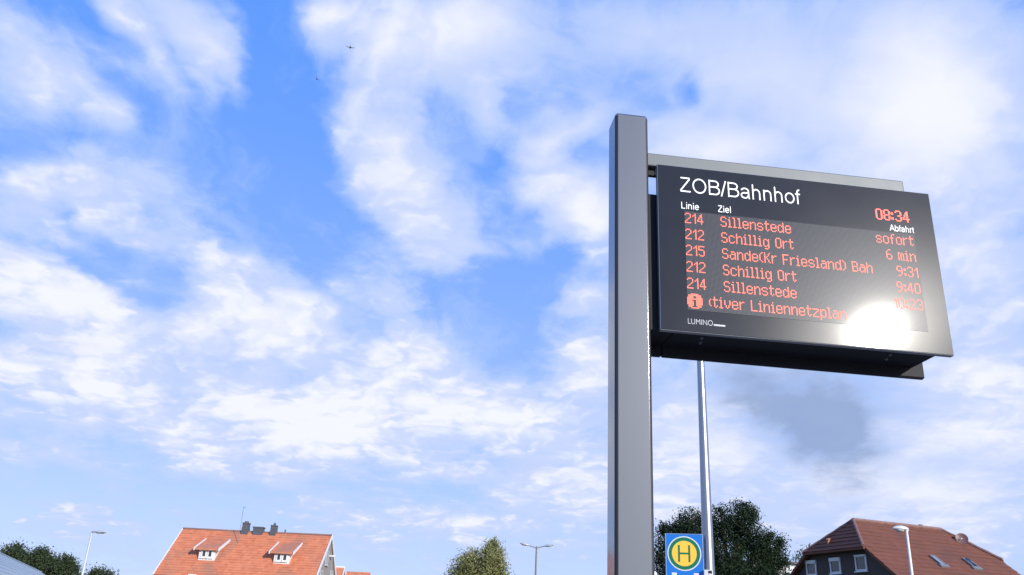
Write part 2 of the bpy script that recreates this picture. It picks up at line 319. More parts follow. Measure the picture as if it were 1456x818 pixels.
# ------------------------------------------------------------------ materials
def mat(name, col, rough=0.6, metal=0.0, var=0.0, scale=4.0, bump=0.0, bscale=40.0, coat=0.0, coat_rough=0.1,
        spec=0.5, col2=None, var2=None, emit=None, emit_s=0.0, stretch=(1, 1, 1), trans=0.0):
    m = bpy.data.materials.new(name); m.use_nodes = True
    nt = m.node_tree; N, L = nt.nodes, nt.links
    p = N['Principled BSDF']
    p.inputs['Base Color'].default_value = (*col, 1)
    p.inputs['Roughness'].default_value = rough; p.inputs['Metallic'].default_value = metal
    p.inputs['Specular IOR Level'].default_value = spec
    p.inputs['Coat Weight'].default_value = coat; p.inputs['Coat Roughness'].default_value = coat_rough
    if emit: p.inputs['Emission Color'].default_value = (*emit, 1); p.inputs['Emission Strength'].default_value = emit_s
    if trans: p.inputs['Transmission Weight'].default_value = trans
    if var or bump:
        tc = N.new('ShaderNodeTexCoord'); mp = N.new('ShaderNodeMapping'); mp.inputs['Scale'].default_value = stretch
        L.new(tc.outputs['Object'], mp.inputs[0])
    if var:
        n = N.new('ShaderNodeTexNoise'); n.inputs['Scale'].default_value = scale; n.inputs['Detail'].default_value = 6; n.inputs['Roughness'].default_value = .65
        L.new(mp.outputs[0], n.inputs['Vector'])
        rp = N.new('ShaderNodeMapRange'); rp.inputs[1].default_value = .3; rp.inputs[2].default_value = .7
        L.new(n.outputs[0], rp.inputs[0])
        mx = N.new('ShaderNodeMix'); mx.data_type = 'RGBA'
        c2 = col2 or tuple(min(1, c * (1 + var)) for c in col)
        c1 = col if col2 else tuple(c * (1 - var) for c in col)
        mx.inputs[6].default_value = (*c1, 1); mx.inputs[7].default_value = (*c2, 1)
        L.new(rp.outputs[0], mx.inputs[0]); L.new(mx.outputs[2], p.inputs['Base Color'])
        rr = N.new('ShaderNodeMapRange'); rr.inputs[3].default_value = max(.02, rough * .85); rr.inputs[4].default_value = min(1, rough * 1.15)
        L.new(n.outputs[0], rr.inputs[0]); L.new(rr.outputs[0], p.inputs['Roughness'])
    if bump:
        n = N.new('ShaderNodeTexNoise'); n.inputs['Scale'].default_value = bscale; n.inputs['Detail'].default_value = 4
        L.new(mp.outputs[0], n.inputs['Vector'])
        b = N.new('ShaderNodeBump'); b.inputs['Strength'].default_value = bump; b.inputs['Distance'].default_value = .02
        L.new(n.outputs[0], b.inputs['Height']); L.new(b.outputs[0], p.inputs['Normal'])
    return m

def leaf_mat(name, a, b, scale=1.2):
    m = mat(name, a, .75, var=.5, scale=scale, col2=b, spec=.08)
    nt = m.node_tree; N, L = nt.nodes, nt.links
    p = N['Principled BSDF']; out = N['Material Output']
    # leaf-to-leaf change of tone (each leaf is its own island)
    gi = N.new('ShaderNodeNewGeometry')
    hs = N.new('ShaderNodeHueSaturation'); src = p.inputs['Base Color'].links[0].from_socket
    mr = N.new('ShaderNodeMapRange'); mr.inputs[3].default_value = .72; mr.inputs[4].default_value = 1.28
    L.new(gi.outputs['Random Per Island'], mr.inputs[0]); L.new(mr.outputs[0], hs.inputs['Value']); L.new(src, hs.inputs['Color'])
    L.new(hs.outputs[0], p.inputs['Base Color'])
    tr = N.new('ShaderNodeBsdfTranslucent'); L.new(hs.outputs[0], tr.inputs[0])
    ad = N.new('ShaderNodeMixShader'); ad.inputs[0].default_value = .16
    L.new(p.outputs[0], ad.inputs[1]); L.new(tr.outputs[0], ad.inputs[2]); L.new(ad.outputs[0], out.inputs[0])
    return m

def tile_mat(name, a, b, moss, rough=.75):
    """roof tiles: fired clay with tile-to-tile change of tone and weathered patches"""
    m = mat(name, a, rough, spec=.3); nt = m.node_tree; N, L = nt.nodes, nt.links; p = N['Principled BSDF']
    tc = N.new('ShaderNodeTexCoord')
    mp = N.new('ShaderNodeMapping'); mp.inputs['Scale'].default_value = (3.6, 0, 4.6); L.new(tc.outputs['Object'], mp.inputs[0])
    vo = N.new('ShaderNodeTexWhiteNoise'); fl = N.new('ShaderNodeVectorMath'); fl.operation = 'FLOOR'
    L.new(mp.outputs[0], fl.inputs[0]); L.new(fl.outputs[0], vo.inputs['Vector'])
    n = N.new('ShaderNodeTexNoise'); n.inputs['Scale'].default_value = .55; n.inputs['Detail'].default_value = 7; L.new(tc.outputs['Object'], n.inputs['Vector'])
    r = N.new('ShaderNodeMapRange'); r.inputs[1].default_value = .48; r.inputs[2].default_value = .72; L.new(n.outputs[0], r.inputs[0])
    m1 = N.new('ShaderNodeMix'); m1.data_type = 'RGBA'; m1.inputs[6].default_value = (*a, 1); m1.inputs[7].default_value = (*b, 1); L.new(vo.outputs['Value'], m1.inputs[0])
    m2 = N.new('ShaderNodeMix'); m2.data_type = 'RGBA'; m2.inputs[7].default_value = (*moss, 1)
    L.new(m1.outputs[2], m2.inputs[6]); L.new(r.outputs[0], m2.inputs[0]); L.new(m2.outputs[2], p.inputs['Base Color'])
    return m

M_POST = mat('anthracite_paint', (.060, .066, .080), .5, .0, coat=1.0, coat_rough=.13, var=.13, scale=4, stretch=(1, 1, .08))
M_POST.node_tree.nodes['Principled BSDF'].inputs['Coat IOR'].default_value = 1.9
M_RAIL = mat('grey_rail_paint', (.105, .12, .128), .5, .1, var=.08, scale=6, bump=.02, bscale=200)
M_CASE = mat('charcoal_casing', (.017, .018, .022), .6, .0, spec=.2, var=.15, scale=5)
M_EDGE = mat('worn_metal_edge', (.30, .31, .33), .35, .7)
M_GLASS = mat('dark_front_glass', (.022, .024, .031), .215, spec=.042, coat=.42, coat_rough=.048, var=.08, scale=3)
M_WHITEPRINT = mat('white_print', (.82, .82, .82), .5)
M_GREYPRINT = mat('grey_print', (.42, .44, .47), .5)
M_LED = mat('red_led', (.5, .08, .05), .5, emit=(1.0, .15, .075), emit_s=.72)
M_LEDB = mat('bright_red_led', (.6, .06, .05), .5, emit=(1.0, .10, .06), emit_s=.95)
M_STEEL = mat('galvanised_steel', (.33, .34, .37), .34, .9, var=.10, scale=5, stretch=(1, 1, .2))
M_LAMP = mat('lamp_grey_paint', (.45, .46, .48), .45, .2, var=.08)
M_LAMPW = mat('lamp_white_paint', (.62, .62, .62), .4, var=.05)
M_DULL = mat('dull_grey_metal', (.16, .17, .19), .7, var=.1)
M_LENS = mat('lamp_bowl', (.55, .57, .58), .15, spec=.6)
M_BLUE = mat('sign_blue', (.012, .165, .56), .38, var=.05, scale=6)
M_GREEN = mat('sign_green', (.004, .16, .075), .4)
M_YELLOW = mat('sign_yellow', (.88, .54, .06), .4)
M_WHITE = mat('white_paint', (.66, .66, .65), .5, var=.04)
M_SEAM = mat('dark_seam', (.022, .022, .030), .45)
M_DARK = mat('dark_gap', (.02, .02, .022), .5)
M_PANE = mat('window_pane', (.03, .035, .04), .06, spec=.7)

# ------------------------------------------------------------------ plain sans-serif lettering drawn stroke by stroke (cap height = 1)
def _arc(cx, cy, rx, ry, a0, a1, n=14):
    return [(cx + rx * math.cos(R(a0 + (a1 - a0) * i / n)), cy + ry * math.sin(R(a0 + (a1 - a0) * i / n))) for i in range(n + 1)]
XH = .725
GLYPH = {   # advance, strokes
 'Z': (.85, [[(.10, .94), (.73, .94)], [(.72, .90), (.08, .10)], [(.07, .06), (.77, .06)]]),
 'O': (1.087, [_arc(.543, .5, .43, .45, 0, 360, 36)]),
 'B': (.93, [[(.15, 0), (.15, 1)], [(.15, .94), (.50, .94)] + _arc(.50, .74, .27, .20, 90, -90) + [(.15, .54)], [(.15, .54), (.54, .54)] + _arc(.54, .30, .29, .24, 90, -90) + [(.15, .06)]]),
 '/': (.40, [[(.03, -.02), (.36, 1.02)]]),
 'A': (.93, [[(.05, 0), (.465, 1)], [(.465, 1), (.88, 0)], [(.21, .34), (.72, .34)]]),
 'L': (.78, [[(.14, 1), (.14, 0)], [(.14, .06), (.70, .06)]]),
 'a': (.78, [_arc(.36, .50, .25, .18, 165, 0) + [(.62, .10), (.66, 0)], _arc(.34, .215, .24, .17, 65, 300) + [(.52, .12), (.61, .24)], [(.40, .37), (.61, .42)]]),
 'h': (.78, [[(.14, 0), (.14, 1)], _arc(.375, .44, .235, .235, 180, 0) + [(.61, 0)]]),
 'n': (.78, [[(.14, 0), (.14, XH)], _arc(.375, .44, .235, .235, 180, 0) + [(.61, 0)]]),
 'o': (.78, [_arc(.39, XH / 2, .295, XH / 2 - .045, 0, 360, 28)]),
 'f': (.39, [[(.17, 0), (.17, .80)] + _arc(.30, .80, .13, .145, 180, 75, 8), [(.02, .67), (.36, .67)]]),
 'i': (.31, [[(.155, 0), (.155, XH)], [(.155, .87), (.155, 1)]]),
 'l': (.31, [[(.155, 0), (.155, 1)]]),
 'e': (.78, [[(.11, .38), (.66, .38)] + _arc(.39, XH / 2, .28, XH / 2 - .045, 2, 325, 26)]),
 'b': (.78, [[(.14, 0), (.14, 1)], _arc(.39, XH / 2, .27, XH / 2 - .045, 0, 360, 28)]),
 'r': (.465, [[(.14, 0), (.14, XH)], _arc(.36, .44, .22, .235, 180, 75, 8)]),
 't': (.39, [[(.17, .92), (.17, .16)] + _arc(.28, .16, .11, .11, 180, 290, 8), [(.02, .67), (.35, .67)]]),
}
def lettering(name, body, cap, m, parent, x, y, z, width, weight=.092, right=False):
    adv = sum(GLYPH[c][0] for c in body); kx = width / adv; b = MB(); pen = x - width if right else x; lay = 0
    for ch in body:
        w, strokes = GLYPH[ch]
        for st in strokes:
            lay += 1; yy = y - .00012 * (lay % 4); L_, R_ = [], []
            closed = len(st) > 8 and abs(st[0][0] - st[-1][0]) + abs(st[0][1] - st[-1][1]) < 1e-4
            for i, p in enumerate(st):
                q0, q1 = st[max(i - 1, 0)], st[min(i + 1, len(st) - 1)]
                if closed and i in (0, len(st) - 1): q0, q1 = st[-2], st[1]
                tx, ty = q1[0] - q0[0], q1[1] - q0[1]; l = math.hypot(tx, ty) or 1; nx, ny = -ty / l * weight / 2, tx / l * weight / 2
                for lst, s_ in ((L_, 1), (R_, -1)):
                    lst.append(b.bm.verts.new((pen + (p[0] + nx * s_) * kx, yy, z + (p[1] + ny * s_) * cap)))
            for i in range(len(st) - 1): b.bm.faces.new((L_[i], R_[i], R_[i + 1], L_[i + 1]))
        pen += w * kx
    bmesh.ops.recalc_face_normals(b.bm, faces=b.bm.faces)
    return b.build(name, m, parent)

# ------------------------------------------------------------------ ground
def sheet(name, lo, hi, z, m, label=None):
    b = MB(); b.quad((lo[0], lo[1], z), (hi[0], lo[1], z), (hi[0], hi[1], z), (lo[0], hi[1], z))
    return tag(b.build(name, m), kind='structure')
sheet('ground', (-2500, -2500), (2500, 2500), 0, mat('grass_ground', (.05, .075, .028), .9, var=.4, scale=.35, bump=.3, bscale=30))
sheet('road', (-60, 4.9), (60, 30), .004, mat('asphalt', (.055, .055, .058), .85, var=.25, scale=2, bump=.4, bscale=120))
b = MB(); b.box((-60, -12, 0.005), (60, 4.6, .125)); M_PAVE = mat('paving', (.17, .165, .16), .8, var=.2, scale=3, bump=.2, bscale=60)
tag(b.build('pavement', M_PAVE), kind='structure')
b = MB(); b.box((1.0, 8.4, 0.005), (16, 13.2, .125), .02); tag(b.build('pavement', M_PAVE), kind='structure')
b = MB(); b.box((-60, 4.603, 0.005), (60, 4.75, .13), .012)
tag(b.build('kerb', mat('kerb_stone', (.33, .33, .32), .8, var=.15, scale=8)), kind='structure')

# ------------------------------------------------------------------ departure board
BW, BH, BZ = 1.5133, .922, 3.0
bd = empty('departure_board', (.7255, 3.8498, .125), R(6.2812))
tag(bd, 'large dark electronic bus departure board hung from a square grey post', 'display board')
G0 = .125     # height of the pavement it stands on
def bbox(lo, hi): return (lo[0], lo[1], lo[2] - G0), (hi[0], hi[1], hi[2] - G0)
b = MB()
# post: rounded square tube, slightly domed cap
px0, px1, py0, py1, rr = -.2165, -.0395, .020, .185, .016
ring = []
for cx, cy, a0 in ((px1 - rr, py0 + rr, -90), (px1 - rr, py1 - rr, 0), (px0 + rr, py1 - rr, 90), (px0 + rr, py0 + rr, 180)):
    for k in range(6):
        a = R(a0 + 18 * k); ring.append((cx + rr * math.cos(a), cy + rr * math.sin(a)))
cxm, cym = (px0 + px1) / 2, (py0 + py1) / 2
lv = [(0, 1), (4.212 - G0, 1), (4.220 - G0, .985), (4.225 - G0, .95), (4.226 - G0, .6)]
rings = [[b.bm.verts.new((cxm + (x - cxm) * k, cym + (y - cym) * k, z)) for x, y in ring] for z, k in lv]
n = len(ring)
for r0, r1 in zip(rings, rings[1:]):
    for k in range(n): b.bm.faces.new((r0[k], r0[(k + 1) % n], r1[(k + 1) % n], r1[k]))
b.bm.faces.new(rings[-1])
po = b.build('post', M_POST, bd, smooth=True, angle=30); po.modifiers.new('weighted_normal', 'WEIGHTED_NORMAL').keep_sharp = True
b = MB(); b.box((px0 - .09, py0 - .09, 0), (px1 + .09, py1 + .09, .018), .004)
for sx in (px0 - .055, px1 + .055):
    for sy in (py0 - .055, py1 + .055): b.tube([(sx, sy, .018), (sx, sy, .045)], .014, 6)
b.build('base_plate', M_STEEL, bd)
# rail above the casing
b = MB(); b.box(*bbox((-.0385, .055, 3.942), (1.412, .150, 4.020)), bevel=.007)
b.build('rail', M_RAIL, bd)
# brackets between post and casing
for parts in (((.0885, .112, 3.902, 3.939),), ((.046, .2683, BZ + .014, 3.765), (.2685, .298, BZ - .042, BZ + .40))):
    b = MB()
    for y0, y1, zlo, zhi in parts: b.box(*bbox((-.0385, y0, zlo), (.0835, y1, zhi)), bevel=.003)
    for k in range(2):
        y0, _, zlo, zhi = parts[0]; zz = zlo + (zhi - zlo) * (.25 + .5 * k) - G0
        b.tube([(.02, y0 + .001, zz), (.02, y0 - .006, zz)], .008, 6)
    b.build('bracket', M_CASE, bd)
for cx, a0 in ((px0 + rr, 180), (px1 - rr, 270)):       # dark seam strip let into each front corner of the post
    b = MB(); ro, cy = rr + .0012, py0 + rr
    lo_ = [b.bm.verts.new((cx + ro * math.cos(R(a0 + 9 + 12 * k)), cy + ro * math.sin(R(a0 + 9 + 12 * k)), .02)) for k in range(7)]
    hi_ = [b.bm.verts.new((v.co.x, v.co.y, 4.208 - G0)) for v in lo_]
    for k in range(6): b.bm.faces.new((lo_[k], lo_[k + 1], hi_[k + 1], hi_[k]))
    b.build('corner_strip', M_SEAM, bd, smooth=True, angle=180)
b = MB(); b.box(*bbox((.085, .0302, BZ + .012), (BW - .062, .268, BZ + BH - .012)), bevel=.004)
b.box(*bbox((.085, .10, BZ + BH - .013), (BW - .2, .14, 3.9425)))
hs = b.build('housing', M_CASE, bd)
for u in (.235, BW - .29):                    # pairs of screws and vent lugs under the casing
    for du, v in ((0, .085), (.018, .155)):
        b = MB(); b.tube([(u + du, v, BZ + .0125 - G0), (u + du, v, BZ + .006 - G0)], .009, 8)
        b.tube([(u + du, v, BZ + .006 - G0), (u + du, v, BZ + .001 - G0)], .005, 6)
        b.build('screw', M_EDGE, hs)
b = MB(); b.box(*bbox((.085, .2685, BZ - .043), (BW + .006, .300, BZ + BH - .004)), bevel=.009, seg=1)
b.build('back_panel', M_CASE, bd)
b = MB(); b.box(*bbox((0, .0, BZ), (BW, .030, BZ + BH)), bevel=.0045, seg=3)
fp = b.build('front_panel', M_EDGE, bd)
b = MB(); b.box(*bbox((.004, -.0022, BZ + .004), (BW - .004, .002, BZ + BH - .004)), bevel=.0009, seg=2)
b.build('glass', M_GLASS, fp)
# LED field
LU0, LU1, LZ0, LZ1 = .1385, 1.3905, 3.1165, 3.6600
PITCH_LED = (LU1 - LU0) / 192
def led_field_mat():
    m = mat('led_field', (.052, .054, .060), .25, coat=.38, coat_rough=.048, spec=.036)
    nt = m.node_tree; N, L = nt.nodes, nt.links; p = N['Principled BSDF']
    tc = N.new('ShaderNodeTexCoord'); sc = N.new('ShaderNodeVectorMath'); sc.operation = 'MULTIPLY_ADD'
    L.new(tc.outputs['Object'], sc.inputs[0]); sc.inputs[1].default_value = (1 / PITCH_LED, 0, 1 / PITCH_LED); sc.inputs[2].default_value = (-LU0 / PITCH_LED, 0, -(LZ0 - G0) / PITCH_LED)
    fr = N.new('ShaderNodeVectorMath'); fr.operation = 'FRACTION'; L.new(sc.outputs[0], fr.inputs[0])
    sb = N.new('ShaderNodeVectorMath'); sb.operation = 'DISTANCE'; L.new(fr.outputs[0], sb.inputs[0]); sb.inputs[1].default_value = (.5, 0, .5)
    rg = N.new('ShaderNodeMapRange'); rg.inputs[1].default_value = .28; rg.inputs[2].default_value = .40; L.new(sb.outputs['Value'], rg.inputs[0])
    mx = N.new('ShaderNodeMix'); mx.data_type = 'RGBA'; mx.inputs[6].default_value = (.115, .117, .125, 1); mx.inputs[7].default_value = (.040, .041, .046, 1)
    L.new(rg.outputs[0], mx.inputs[0]); L.new(mx.outputs[2], p.inputs['Base Color'])
    return m
b = MB(); b.box(*bbox((LU0, -.0034, LZ0), (LU1, -.0010, LZ1)))
b.build('led_field', led_field_mat(), fp)
# printed lettering
YP = -.0023
lettering('title', 'ZOB/Bahnhof', .0895, M_WHITEPRINT, fp, .1165, YP, 3.7695 - G0, .660)
lettering('column_heading', 'Linie', .0385, M_WHITEPRINT, fp, .1215, YP, 3.6725 - G0, .098, .13)
lettering('column_heading', 'Ziel', .0390, M_WHITEPRINT, fp, .3180, YP, 3.6745 - G0, .073, .13)
lettering('column_heading', 'Abfahrt', .0375, M_WHITEPRINT, fp, 1.395, YP, 3.6695 - G0, .138, .13, right=True)
text_mesh('maker_mark', 'LUMINO', .041, M_GREYPRINT, fp, .1385, YP, 3.0435 - G0, width=.125)
b = MB(); b.box(*bbox((.268, YP - .0006, 3.0445), (.326, YP, 3.0530))); b.build('maker_bar', M_GREYPRINT, fp)

FONT = {
 '0': '.###. #...# #...# #...# #...# #...# #...# #...# .###.', '1': '..# .## #.# ..# ..# ..# ..# ..# ..#',
 '2': '.###. #...# ....# ....# ...#. ..#.. .#... #.... #####', '3': '.###. #...# ....# ....# ..##. ....# ....# #...# .###.',
 '4': '...#. ..##. ..##. .#.#. .#.#. #..#. ##### ...#. ...#.', '5': '##### #.... #.... ####. ....# ....# ....# #...# .###.',
 '6': '..##. .#... #.... #.... ####. #...# #...# #...# .###.', '8': '.###. #...# #...# #...# .###. #...# #...# #...# .###.',
 '9': '.###. #...# #...# #...# .#### ....# ....# ...#. .##..', ':': '.. .. ## ## .. .. ## ## ..',
 'S': '.###. #...# #.... #.... .###. ....# ....# #...# .###.', 'O': '.###. #...# #...# #...# #...# #...# #...# #...# .###.',
 'K': '#...# #..#. #..#. #.#.. ##... #.#.. #..#. #..#. #...#', 'F': '##### #.... #.... #.... ####. #.... #.... #.... #....',
 'B': '####. #...# #...# #...# ####. #...# #...# #...# ####.', 'L': '#.... #.... #.... #.... #.... #.... #.... #.... #####',
 '(': '..# .#. #.. #.. #.. #.. #.. .#. ..#', ')': '#.. .#. ..# ..# ..# ..# ..# .#. #..', ' ': '... ... ... ... ... ... ... ... ...',
 'i': '.#. ... ##. .#. .#. .#. .#. .#. ###', 'l': '##. .#. .#. .#. .#. .#. .#. .#. ###',
 'e': '..... ..... .###. #...# #...# ##### #.... #...# .###.', 'n': '..... ..... #.##. ##..# #...# #...# #...# #...# #...#',
 's': '..... ..... .###. #...# #.... .###. ....# #...# .###.', 't': '.#.. .#.. #### .#.. .#.. .#.. .#.. .#.# ..#.',
 'd': '....# ....# .##.# #..## #...# #...# #...# #..## .##.#', 'c': '..... ..... .###. #...# #.... #.... #.... #...# .###.',
 'h': '#.... #.... #.##. ##..# #...# #...# #...# #...# #...#', 'g': '..... ..... .##.# #..## #...# #...# #...# #..## .##.# ....# .###.',
 'r': '.... .... #.## ##.. #... #... #... #... #...', 'a': '..... ..... .###. ....# .#### #...# #...# #..## .##.#',
 'o': '..... ..... .###. #...# #...# #...# #...# #...# .###.', 'f': '..## .#.. .#.. ###. .#.. .#.. .#.. .#.. .#..',
 'm': '..... ..... ##.#. #.#.# #.#.# #.#.# #.#.# #.#.# #.#.#', 'v': '..... ..... #...# #...# #...# #...# .#.#. .#.#. ..#..',
 'z': '..... ..... ##### ....# ...#. ..#.. .#... #.... #####', 'p': '..... ..... #.##. ##..# #...# #...# #...# ##..# #.##. #.... #....',
 '<': '.. .. .# #. #. #. #. .# ..',
 'I': '...######... .##########. .####..####. #####..##### ############ ####...##### #####..##### #####..##### #####..##### .####..####. .###....###. ...######...',
}
def led_width(t): return sum(len(FONT[c].split()[0]) + 1 for c in t) - 1
def led_text(name, t, u, z_top, right=False, m=M_LED, fill=.86, pitch=PITCH_LED, bold=False, clip=None):
    """lit LEDs: one small raised square lens per lit dot"""
    b = MB(); x = u - led_width(t) * pitch if right else u
    for ch in t:
        rows = FONT[ch].split(); w = len(rows[0]); lit = set()
        for j, r in enumerate(rows):
            for i, q in enumerate(r):
                if q == '#':
                    lit.add((i, j))
                    if bold and ch != ':': lit.add((i + .5, j))
        for i, j in sorted(lit):
            if clip and x + i * pitch > clip: continue
            h = pitch * fill / 2; cx, cz = x + (i + .5) * pitch, z_top - (j + .5) * pitch - G0; y = -.0042 - (.0002 if i != int(i) else 0)
            b.quad((cx - h, y, cz - h), (cx + h, y, cz - h), (cx + h, y, cz + h), (cx - h, y, cz + h))
        x += (w + 1) * pitch
    return b.build(name, m, fp)
rows = [('214', 'Sillenstede', 'sofort'), ('212', 'Schillig Ort', '6 min'), ('215', 'Sande(Kr Friesland) Bah', '9:31'),
        ('212', 'Schillig Ort', '9:40'), ('214', 'Sillenstede', '10:23')]
for k, (a, d_, t) in enumerate(rows):
    zt = 3.6490 - .0903 * k
    led_text('line_number', a, .1395, zt); led_text('destination', d_, .3285, zt)
    led_text('departure_time', t, 1.380, zt, right=True)
zt = 3.6490 - .0903 * 5
led_text('info_symbol', 'I', .1375, zt + .006)
led_text('scrolling_message', '<tiver Liniennetzplan', .2480, zt)
led_text('clock', '08:34', 1.1865, 3.7935, m=M_LEDB, pitch=.0072, bold=True)

# ------------------------------------------------------------------ steel pole and bus stop sign
base = Vector((2.613, 11.0, 0.125))
b = MB(); zs = [0, .6, 1.5, 2.3, 3.2, 4.2, 5.0, 6.0, 7.0]
b.tube([(0, 0, z) for z in zs], [.0735 - (.0735 - .0495) * max(0, (z - 2.28)) / 2.7 if z > .6 else .085 for z in zs], 24)
b.blob((0, 0, 7.0), .0335, 2)
tag(b.build('steel_pole', M_STEEL, loc=base, smooth=True, angle=50), 'tall tapering bare steel pole rising behind the departure board', 'pole')

sg = empty('bus_stop_sign', (2.300, 10.93, 2.16), R(-14))
tag(sg, 'blue bus stop sign with green and yellow round H emblem beside the steel pole', 'sign')
SW, SH = .456, .722
b = MB()
pl = []
for cx, cz, a0 in ((SW / 2 - .02, .02, -90), (SW / 2 - .02, SH - .02, 0), (-SW / 2 + .02, SH - .02, 90), (-SW / 2 + .02, .02, 180)):
    for k in range(5):
        a = R(a0 + 22.5 * k); pl.append((cx + .02 * math.cos(a), 0, cz + .02 * math.sin(a)))
b.prism(pl, (0, .022, 0)); b.build('sign_plate', M_BLUE, sg)
b = MB(); o_, i_ = 1.0, .012
for lo, hi in (((-SW / 2 - .002, -.003, .0), (-SW / 2 + .007, .024, SH)), ((SW / 2 - .007, -.003, .0), (SW / 2 + .002, .024, SH)), ((-SW / 2 + .0072, -.0028, SH - .006), (SW / 2 - .0072, .0238, SH + .002))): b.box(lo, hi, .001)
b.build('sign_frame', mat('aluminium_frame', (.25, .36, .55), .4, .3), sg)
EC = (.0, -.0005, SH - .235)
b = MB(); b.disc(EC, .206, (0, -1, 0), .002, 56, r_in=.193); b.build('emblem_rim', M_WHITE, sg)
b = MB(); b.disc(EC, .1935, (0, -1, 0), .0016, 56, r_in=.149); b.build('emblem_ring', M_GREEN, sg)
b = MB(); b.disc(EC, .151, (0, -1, 0), .0024, 56); b.build('emblem_disc', M_YELLOW, sg)
b = MB(); y0, y1 = -.0062, -.0032
b.box((-.073, y0, EC[2] - .100), (-.052, y1, EC[2] + .100)); b.box((.052, y0, EC[2] - .100), (.073, y1, EC[2] + .100))
b.box((-.0522, y0 + .0004, EC[2] - .010), (.0522, y1, EC[2] + .011)); b.build('letter', M_GREEN, sg)
for u in (-.128, .137):
    b = MB(); b.box((u - .031, -.0035, .10), (u + .031, -.0005, SH - .464), .004); b.build('symbol', M_WHITE, sg)
b = MB(); b.box((.2305, -.05, .14), (.335, .10, .300), .006); cl = b.build('clamp', M_LAMPW, sg)
b = MB(); b.box((.283, -.054, .258), (.328, -.0505, .288), .001); b.build('slot', M_DARK, cl)

b = MB(); b.tube([(0, 0, 0), (0, 0, 2.12)], [.035, .035], 14); b.blob((0, 0, 2.12), .035, 2)
tag(b.build('marker_post', M_LAMPW, loc=(1.578, 9.0, .125), smooth=True), 'slim white post just showing at the right edge of the grey board post', 'post')

# ------------------------------------------------------------------ street lamps
def lamp_head(parent, root, yaw, tilt, ln, wd, ht, shell, lens_drop=.5):
    """flat lantern: tapered shell on top, bowl beneath"""
    Mx = Matrix.Translation(root) @ Matrix.Rotation(yaw, 4, 'Z') @ Matrix.Rotation(-tilt, 4, 'Y')
    b = MB(); sec = [(0, .30, .45), (.18, .7, .8), (.45, 1, 1), (.8, .9, .85), (1, .55, .4)]
    rings = []
    for t, w, h in sec:
        r = []
        for k in range(12):
            a = 2 * math.pi * k / 12; s_ = math.sin(a)
            r.append(b.bm.verts.new(Mx @ Vector((t * ln, math.cos(a) * w * wd / 2, (max(s_, 0) * .75 + min(s_, 0) * .25) * h * ht))))
        rings.append(r)
    for r0, r1 in zip(rings, rings[1:]):
        for k in range(12): b.bm.faces.new((r0[k], r0[(k + 1) % 12], r1[(k + 1) % 12], r1[k]))
    b.bm.faces.new(rings[0][::-1]); b.bm.faces.new(rings[-1])
    h = b.build('lamp_head', shell, parent, smooth=True, angle=60)
    b = MB(); b.blob((0, 0, 0), 1, 2, (ln * .33, wd * .40, ht * lens_drop))
    for v in b.bm.verts: v.co = Mx @ (v.co + Vector((ln * .56, 0, -ht * .12)))
    b.build('bowl', M_LENS, h, smooth=True, angle=180)

def lamp(px, py, Y, label, r0, r1, shell, heads, pole_mat):
    p = at(px, py, Y); t = empty('street_lamp', (p.x, p.y, 0)); tag(t, label, 'street lamp', 'street lamps around the bus station')
    b = MB(); b.tube([(0, 0, 0), (0, 0, .9), (0, 0, .95), (0, 0, p.z)], [r0 * 1.5, r0 * 1.5, r0, r1], 14); b.build('pole', pole_mat, t, smooth=True)
    for yaw, tilt, ln, wd, ht, arm, rise in heads:
        c, s = math.cos(yaw), math.sin(yaw)
        if arm:
            b = MB(); b.tube([(0, 0, p.z - .12), (c * arm * .5, s * arm * .5, p.z - .05 + rise * .5), (c * arm, s * arm, p.z + rise)], .028, 8); b.build('arm', pole_mat, t, smooth=True)
        lamp_head(t, (c * arm, s * arm, p.z + rise), yaw, tilt, ln, wd, ht, shell)
    return t
lamp(131, 756.5, 38, 'slim street lamp with flat lantern beside the red roof house on the left', .062, .036, M_LAMP, [(R(-8), R(-1), .66, .30, .10, 0, 0)], M_LAMP)
lamp(763, 777, 55, 'double headed street lamp with two lanterns spread like wings', .085, .05, M_LAMP, [(R(186), R(10), .62, .30, .13, .44, .01), (R(-6), R(10), .62, .30, .13, .44, .01)], M_DULL)
lamp(1288.5, 753, 30, 'white street lamp standing in front of the brown tiled house roof', .072, .048, M_LAMPW, [(R(172), R(2), .50, .27, .16, -.07, .0)], M_LAMPW)

# ------------------------------------------------------------------ houses
M_ORANGE = tile_mat('orange_clay_tiles', (.50, .165, .082), (.60, .215, .110), (.37, .175, .115))
M_BROWN = tile_mat('brown_clay_tiles', (.150, .056, .033), (.180, .066, .038), (.128, .055, .036))
M_BROWNH = mat('brown_ridge_tiles', (.21, .115, .098), .7, var=.2, scale=6)
M_TIMBER = mat('dark_timber_cladding', (.060, .047, .042), .8, var=.35, scale=3, stretch=(1, 6, .3), bump=.25, bscale=12)
M_PLASTER = mat('beige_plaster', (.42, .38, .34), .85, var=.12, scale=2, bump=.1, bscale=50)
M_GABLE = mat('grey_beige_render', (.27, .235, .215), .85, var=.15, scale=2, bump=.1, bscale=50)
M_WHITEWALL = mat('white_plaster', (.72, .72, .70), .85, var=.06, scale=1.5, bump=.1, bscale=50)
M_SLATE = mat('dark_slate', (.075, .078, .09), .6, var=.3, scale=8, bump=.3, bscale=25)
M_BRICK = mat('red_brick', (.26, .10, .07), .85, var=.3, scale=5, bump=.2, bscale=30)

